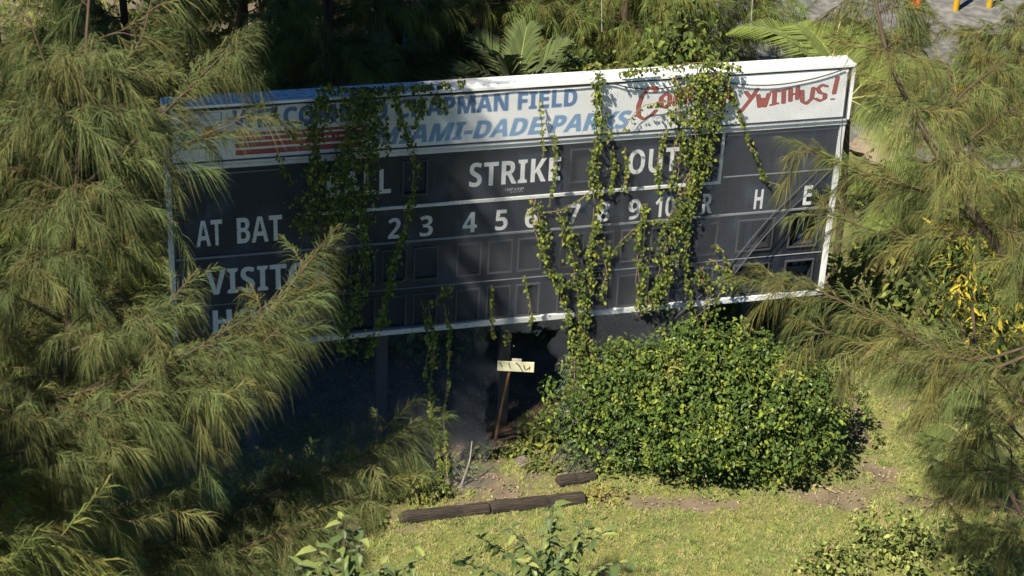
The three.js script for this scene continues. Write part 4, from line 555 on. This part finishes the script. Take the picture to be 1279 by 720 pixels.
// ---------------------------------------------------------------- parking lot furniture, rubble, wires
{
  const orange = std({ color: lin(0.75, 0.13, 0.02), roughness: 0.6 }), yellow = std({ color: lin(0.75, 0.46, 0.02), roughness: 0.6, map: fine }), c = [8.70, 0.00, -41.27];
  const t = thing('traffic_cone', 'orange traffic cone with a dark base on the asphalt', 'traffic cone', [c[0], 0.06, c[2]]);
  part('cone', new THREE.LatheGeometry([[0.165, 0.035], [0.15, 0.06], [0.028, 0.72], [0.02, 0.725]].map(([x, y]) => new THREE.Vector2(x, y)), 20), orange, t); part('base', box(0.42, 0.035, 0.42, 0, 0.018, 0, 0.01), M.black, t);
  for (const [g, lab] of [[[9.60, 0.00, -41.19], 'slim yellow bollard next to the traffic cone'], [[10.41, 0.00, -41.50], 'slim yellow bollard away from the traffic cone']]) { const b = thing('bollard', lab, 'bollard', [g[0], 0.06, g[2]], 0, 'yellow bollards at the lot edge'); part('post', new THREE.CylinderGeometry(0.07, 0.07, 1.05, 14).translate(0, 0.525, 0), yellow, b); part('cap', new THREE.SphereGeometry(0.07, 14, 6, 0, 6.3, 0, 1.57).translate(0, 1.05, 0), yellow, b); }
  for (const [g, lab] of [[[9.43, 0.00, -38.23], 'yellow wheel stop furthest along the lot'], [[9.67, 0.00, -37.30], 'yellow wheel stop at the middle of the row'], [[9.21, 0.00, -36.21], 'yellow wheel stop closest to the casuarinas'], [[8.67, 0.00, -36.59], 'yellow wheel stop half hidden by needles']]) {
    const w = thing('wheel_stop', lab, 'wheel stop', [g[0], 0.06, g[2]], -0.35, 'wheel stops in the lot'), sh = new THREE.Shape([[-0.09, 0], [0.09, 0], [0.06, 0.12], [-0.06, 0.12]].map(([x, y]) => new THREE.Vector2(x, y))), ge = new THREE.ExtrudeGeometry(sh, { depth: 0.9, bevelEnabled: true, bevelSize: 0.008, bevelThickness: 0.01, bevelSegments: 1 }); ge.rotateY(Math.PI / 2); part('block', ge, yellow, w); }
  const rb = rand(140), rubbleMat = std({ color: lin(0.36, 0.28, 0.2), roughness: 0.95, map: fine }), g0 = [6.70, 0.00, -33.57];
  for (let k = 0; k < 14; k++) { const ge = new THREE.IcosahedronGeometry(1, 1), p = ge.attributes.position, sx = 0.16 + 0.22 * rb(); for (let i = 0; i < p.count; i++) { const q = 0.75 + 0.4 * n3(p.getX(i) * 2 + k * 9, p.getY(i) * 2, p.getZ(i) * 2); p.setXYZ(i, p.getX(i) * q, p.getY(i) * q * 0.6, p.getZ(i) * q); } ge.scale(sx, sx * 0.8, sx); ge.computeVertexNormals(); const m = part(numbered('rubble_stone'), ge, rubbleMat, scene); m.position.set(g0[0] + gauss(rb) * 0.8, sx * 0.25, g0[2] + gauss(rb) * 0.6); m.rotation.y = rb() * 6; m.userData = { label: 'brown rubble stone in the heap beyond the board edge', category: 'stone', group: 'rubble heap' }; }
  const wire = std({ color: lin(0.3, 0.28, 0.24), roughness: 0.6 });
  for (const [a, b, lab, r] of [[[-1.58, 3.79, -30.99], [-1.55, 2.57, -30.52], 'thin grey guy wire hanging behind the word TO', 0.008], [[1.26, 3.91, -31.05], [1.31, 3.17, -30.77], 'thin grey guy wire hanging behind the word PARKS', 0.008], [[3.90, 3.76, -31.84], [3.90, 2.99, -31.56], 'thin grey guy wire above the feather palm', 0.008]]) { const p = A(a), m = part(numbered('guy_wire'), tube([V(0, 0, 0), A(b).sub(p).multiplyScalar(0.5), A(b).sub(p)], r, r, 5, 4), wire, scene); m.position.copy(p); m.userData = { label: lab, category: 'wire', group: 'guy wires' }; }
  { const p = A([4.41, 4.80, -26.02]), q = A([4.64, 5.18, -26.88]).sub(p), m = part('bamboo_pole', tube([V(0, -0.3, 0), q.clone().multiplyScalar(0.5), q], 0.012, 0.009, 6, 6), std({ color: lin(0.5, 0.42, 0.14), roughness: 0.6 }), scene); m.position.copy(p); m.userData = { label: 'thin yellow pole leaning up behind the header corner', category: 'pole' }; }
}

// ---------------------------------------------------------------- lawn and litter
{
  const r = rand(150), blade = [];
  for (let i = 0; i < 9; i++) { const a = r() * 6.28, l = 0.025 + 0.03 * r(), x = gauss(r) * 0.025, z = gauss(r) * 0.025, d = V(Math.cos(a) * 0.8, 0.55 + 0.5 * r(), Math.sin(a) * 0.8).normalize(), w = V(-Math.sin(a), 0, Math.cos(a)).multiplyScalar(0.0035), p = V(x, 0, z), e = p.clone().addScaledVector(d, l), m = p.clone().addScaledVector(d, l * 0.55).add(V(0, 0.006, 0)); for (const q of [p.clone().add(w), p.clone().sub(w), m.clone().add(w), m.clone().add(w), p.clone().sub(w), m.clone().sub(w), m.clone().add(w), m.clone().sub(w), e]) blade.push(q.x, q.y, q.z); }
  const list = [];
  for (let i = 0; i < 150000 && list.length < 90000; i++) { const x = -4 + 13 * r(), z = -27 + 8.4 * r(); if (z < -23.4 && x < 4.6) continue; const b = bare(x, z); if (r() < b * 1.15) continue; const s = (0.6 + 0.7 * r()) * (1 + 0.5 * n2(x * 2.1, z * 2.1)), d = 0.5 + 0.5 * n2(x * 0.9 + 40, z * 0.9), e = 0.7 + 0.6 * r(), dry = r() < 0.4 + 0.3 * n2(x * 3, z * 3); const m = new THREE.Matrix4().makeRotationY(r() * 6.28).scale(V(s, s, s)).setPosition(x, groundY(x, z) - 0.003, z); list.push([m, dry ? lin(0.38 * e, 0.345 * e, 0.12 * e) : lin(lerp(0.2, 0.27, d) * e, lerp(0.27, 0.295, d) * e, 0.05 * e)]); }
  const g = copies('lawn_grass', raw(blade), M.grass, list, scene); g.userData = { kind: 'stuff', label: 'short sunlit lawn grass in front of the bed', category: 'grass' };
  const wl = []; for (let i = 0; i < 5200; i++) { const x = -3.5 + 12 * r(), z = -26 + 7 * r(); if (z < -23 && x < 4.8) continue; if (n2(x * 1.1 + 9, z * 1.1) + 0.5 * n2(x * 4, z * 4) < 0.25) continue; const k = 0.7 + 0.6 * r(); wl.push([frame(V(x, groundY(x, z) + 0.02 + 0.02 * r(), z), V(gauss(r), 0.2, gauss(r)), V(gauss(r) * 0.4, 1, gauss(r) * 0.4), 0.4 + 0.5 * r()), lin(0.15 * k, 0.22 * k, 0.035 * k)]); }
  const w2 = copies('lawn_weeds', leafShapes.small, M.leaf, wl, scene); w2.userData = { kind: 'stuff', label: 'small flat broadleaf weeds scattered through the lawn', category: 'weeds' };
  const flake = leafGeo(0.045, 0.02, 0.35, 0.5), ll = [], cols = [[0.25, 0.16, 0.09], [0.3, 0.21, 0.13], [0.16, 0.1, 0.06], [0.36, 0.3, 0.09], [0.34, 0.27, 0.19]];
  for (let i = 0; i < 60000 && ll.length < 6500; i++) { const x = -4 + 12 * r(), z = -25 + 5.4 * r(), b = bare(x, z); if (r() > b * b + 0.012) continue; const c = cols[Math.floor(r() * 5)], k = 0.6 + 0.7 * r(); ll.push([frame(V(x, groundY(x, z) + 0.008 + 0.02 * r(), z), V(gauss(r), gauss(r) * 0.15, gauss(r)), V(gauss(r) * 0.6, 1, gauss(r) * 0.6), 0.35 + 1.0 * r()), lin(c[0] * k, c[1] * k, c[2] * k)]); }
  const l = copies('leaf_litter', flake, M.litter, ll, scene); l.userData = { kind: 'stuff', label: 'dry brown leaf litter scattered over the bare soil', category: 'litter' };
}
renderer.render(scene, camera);
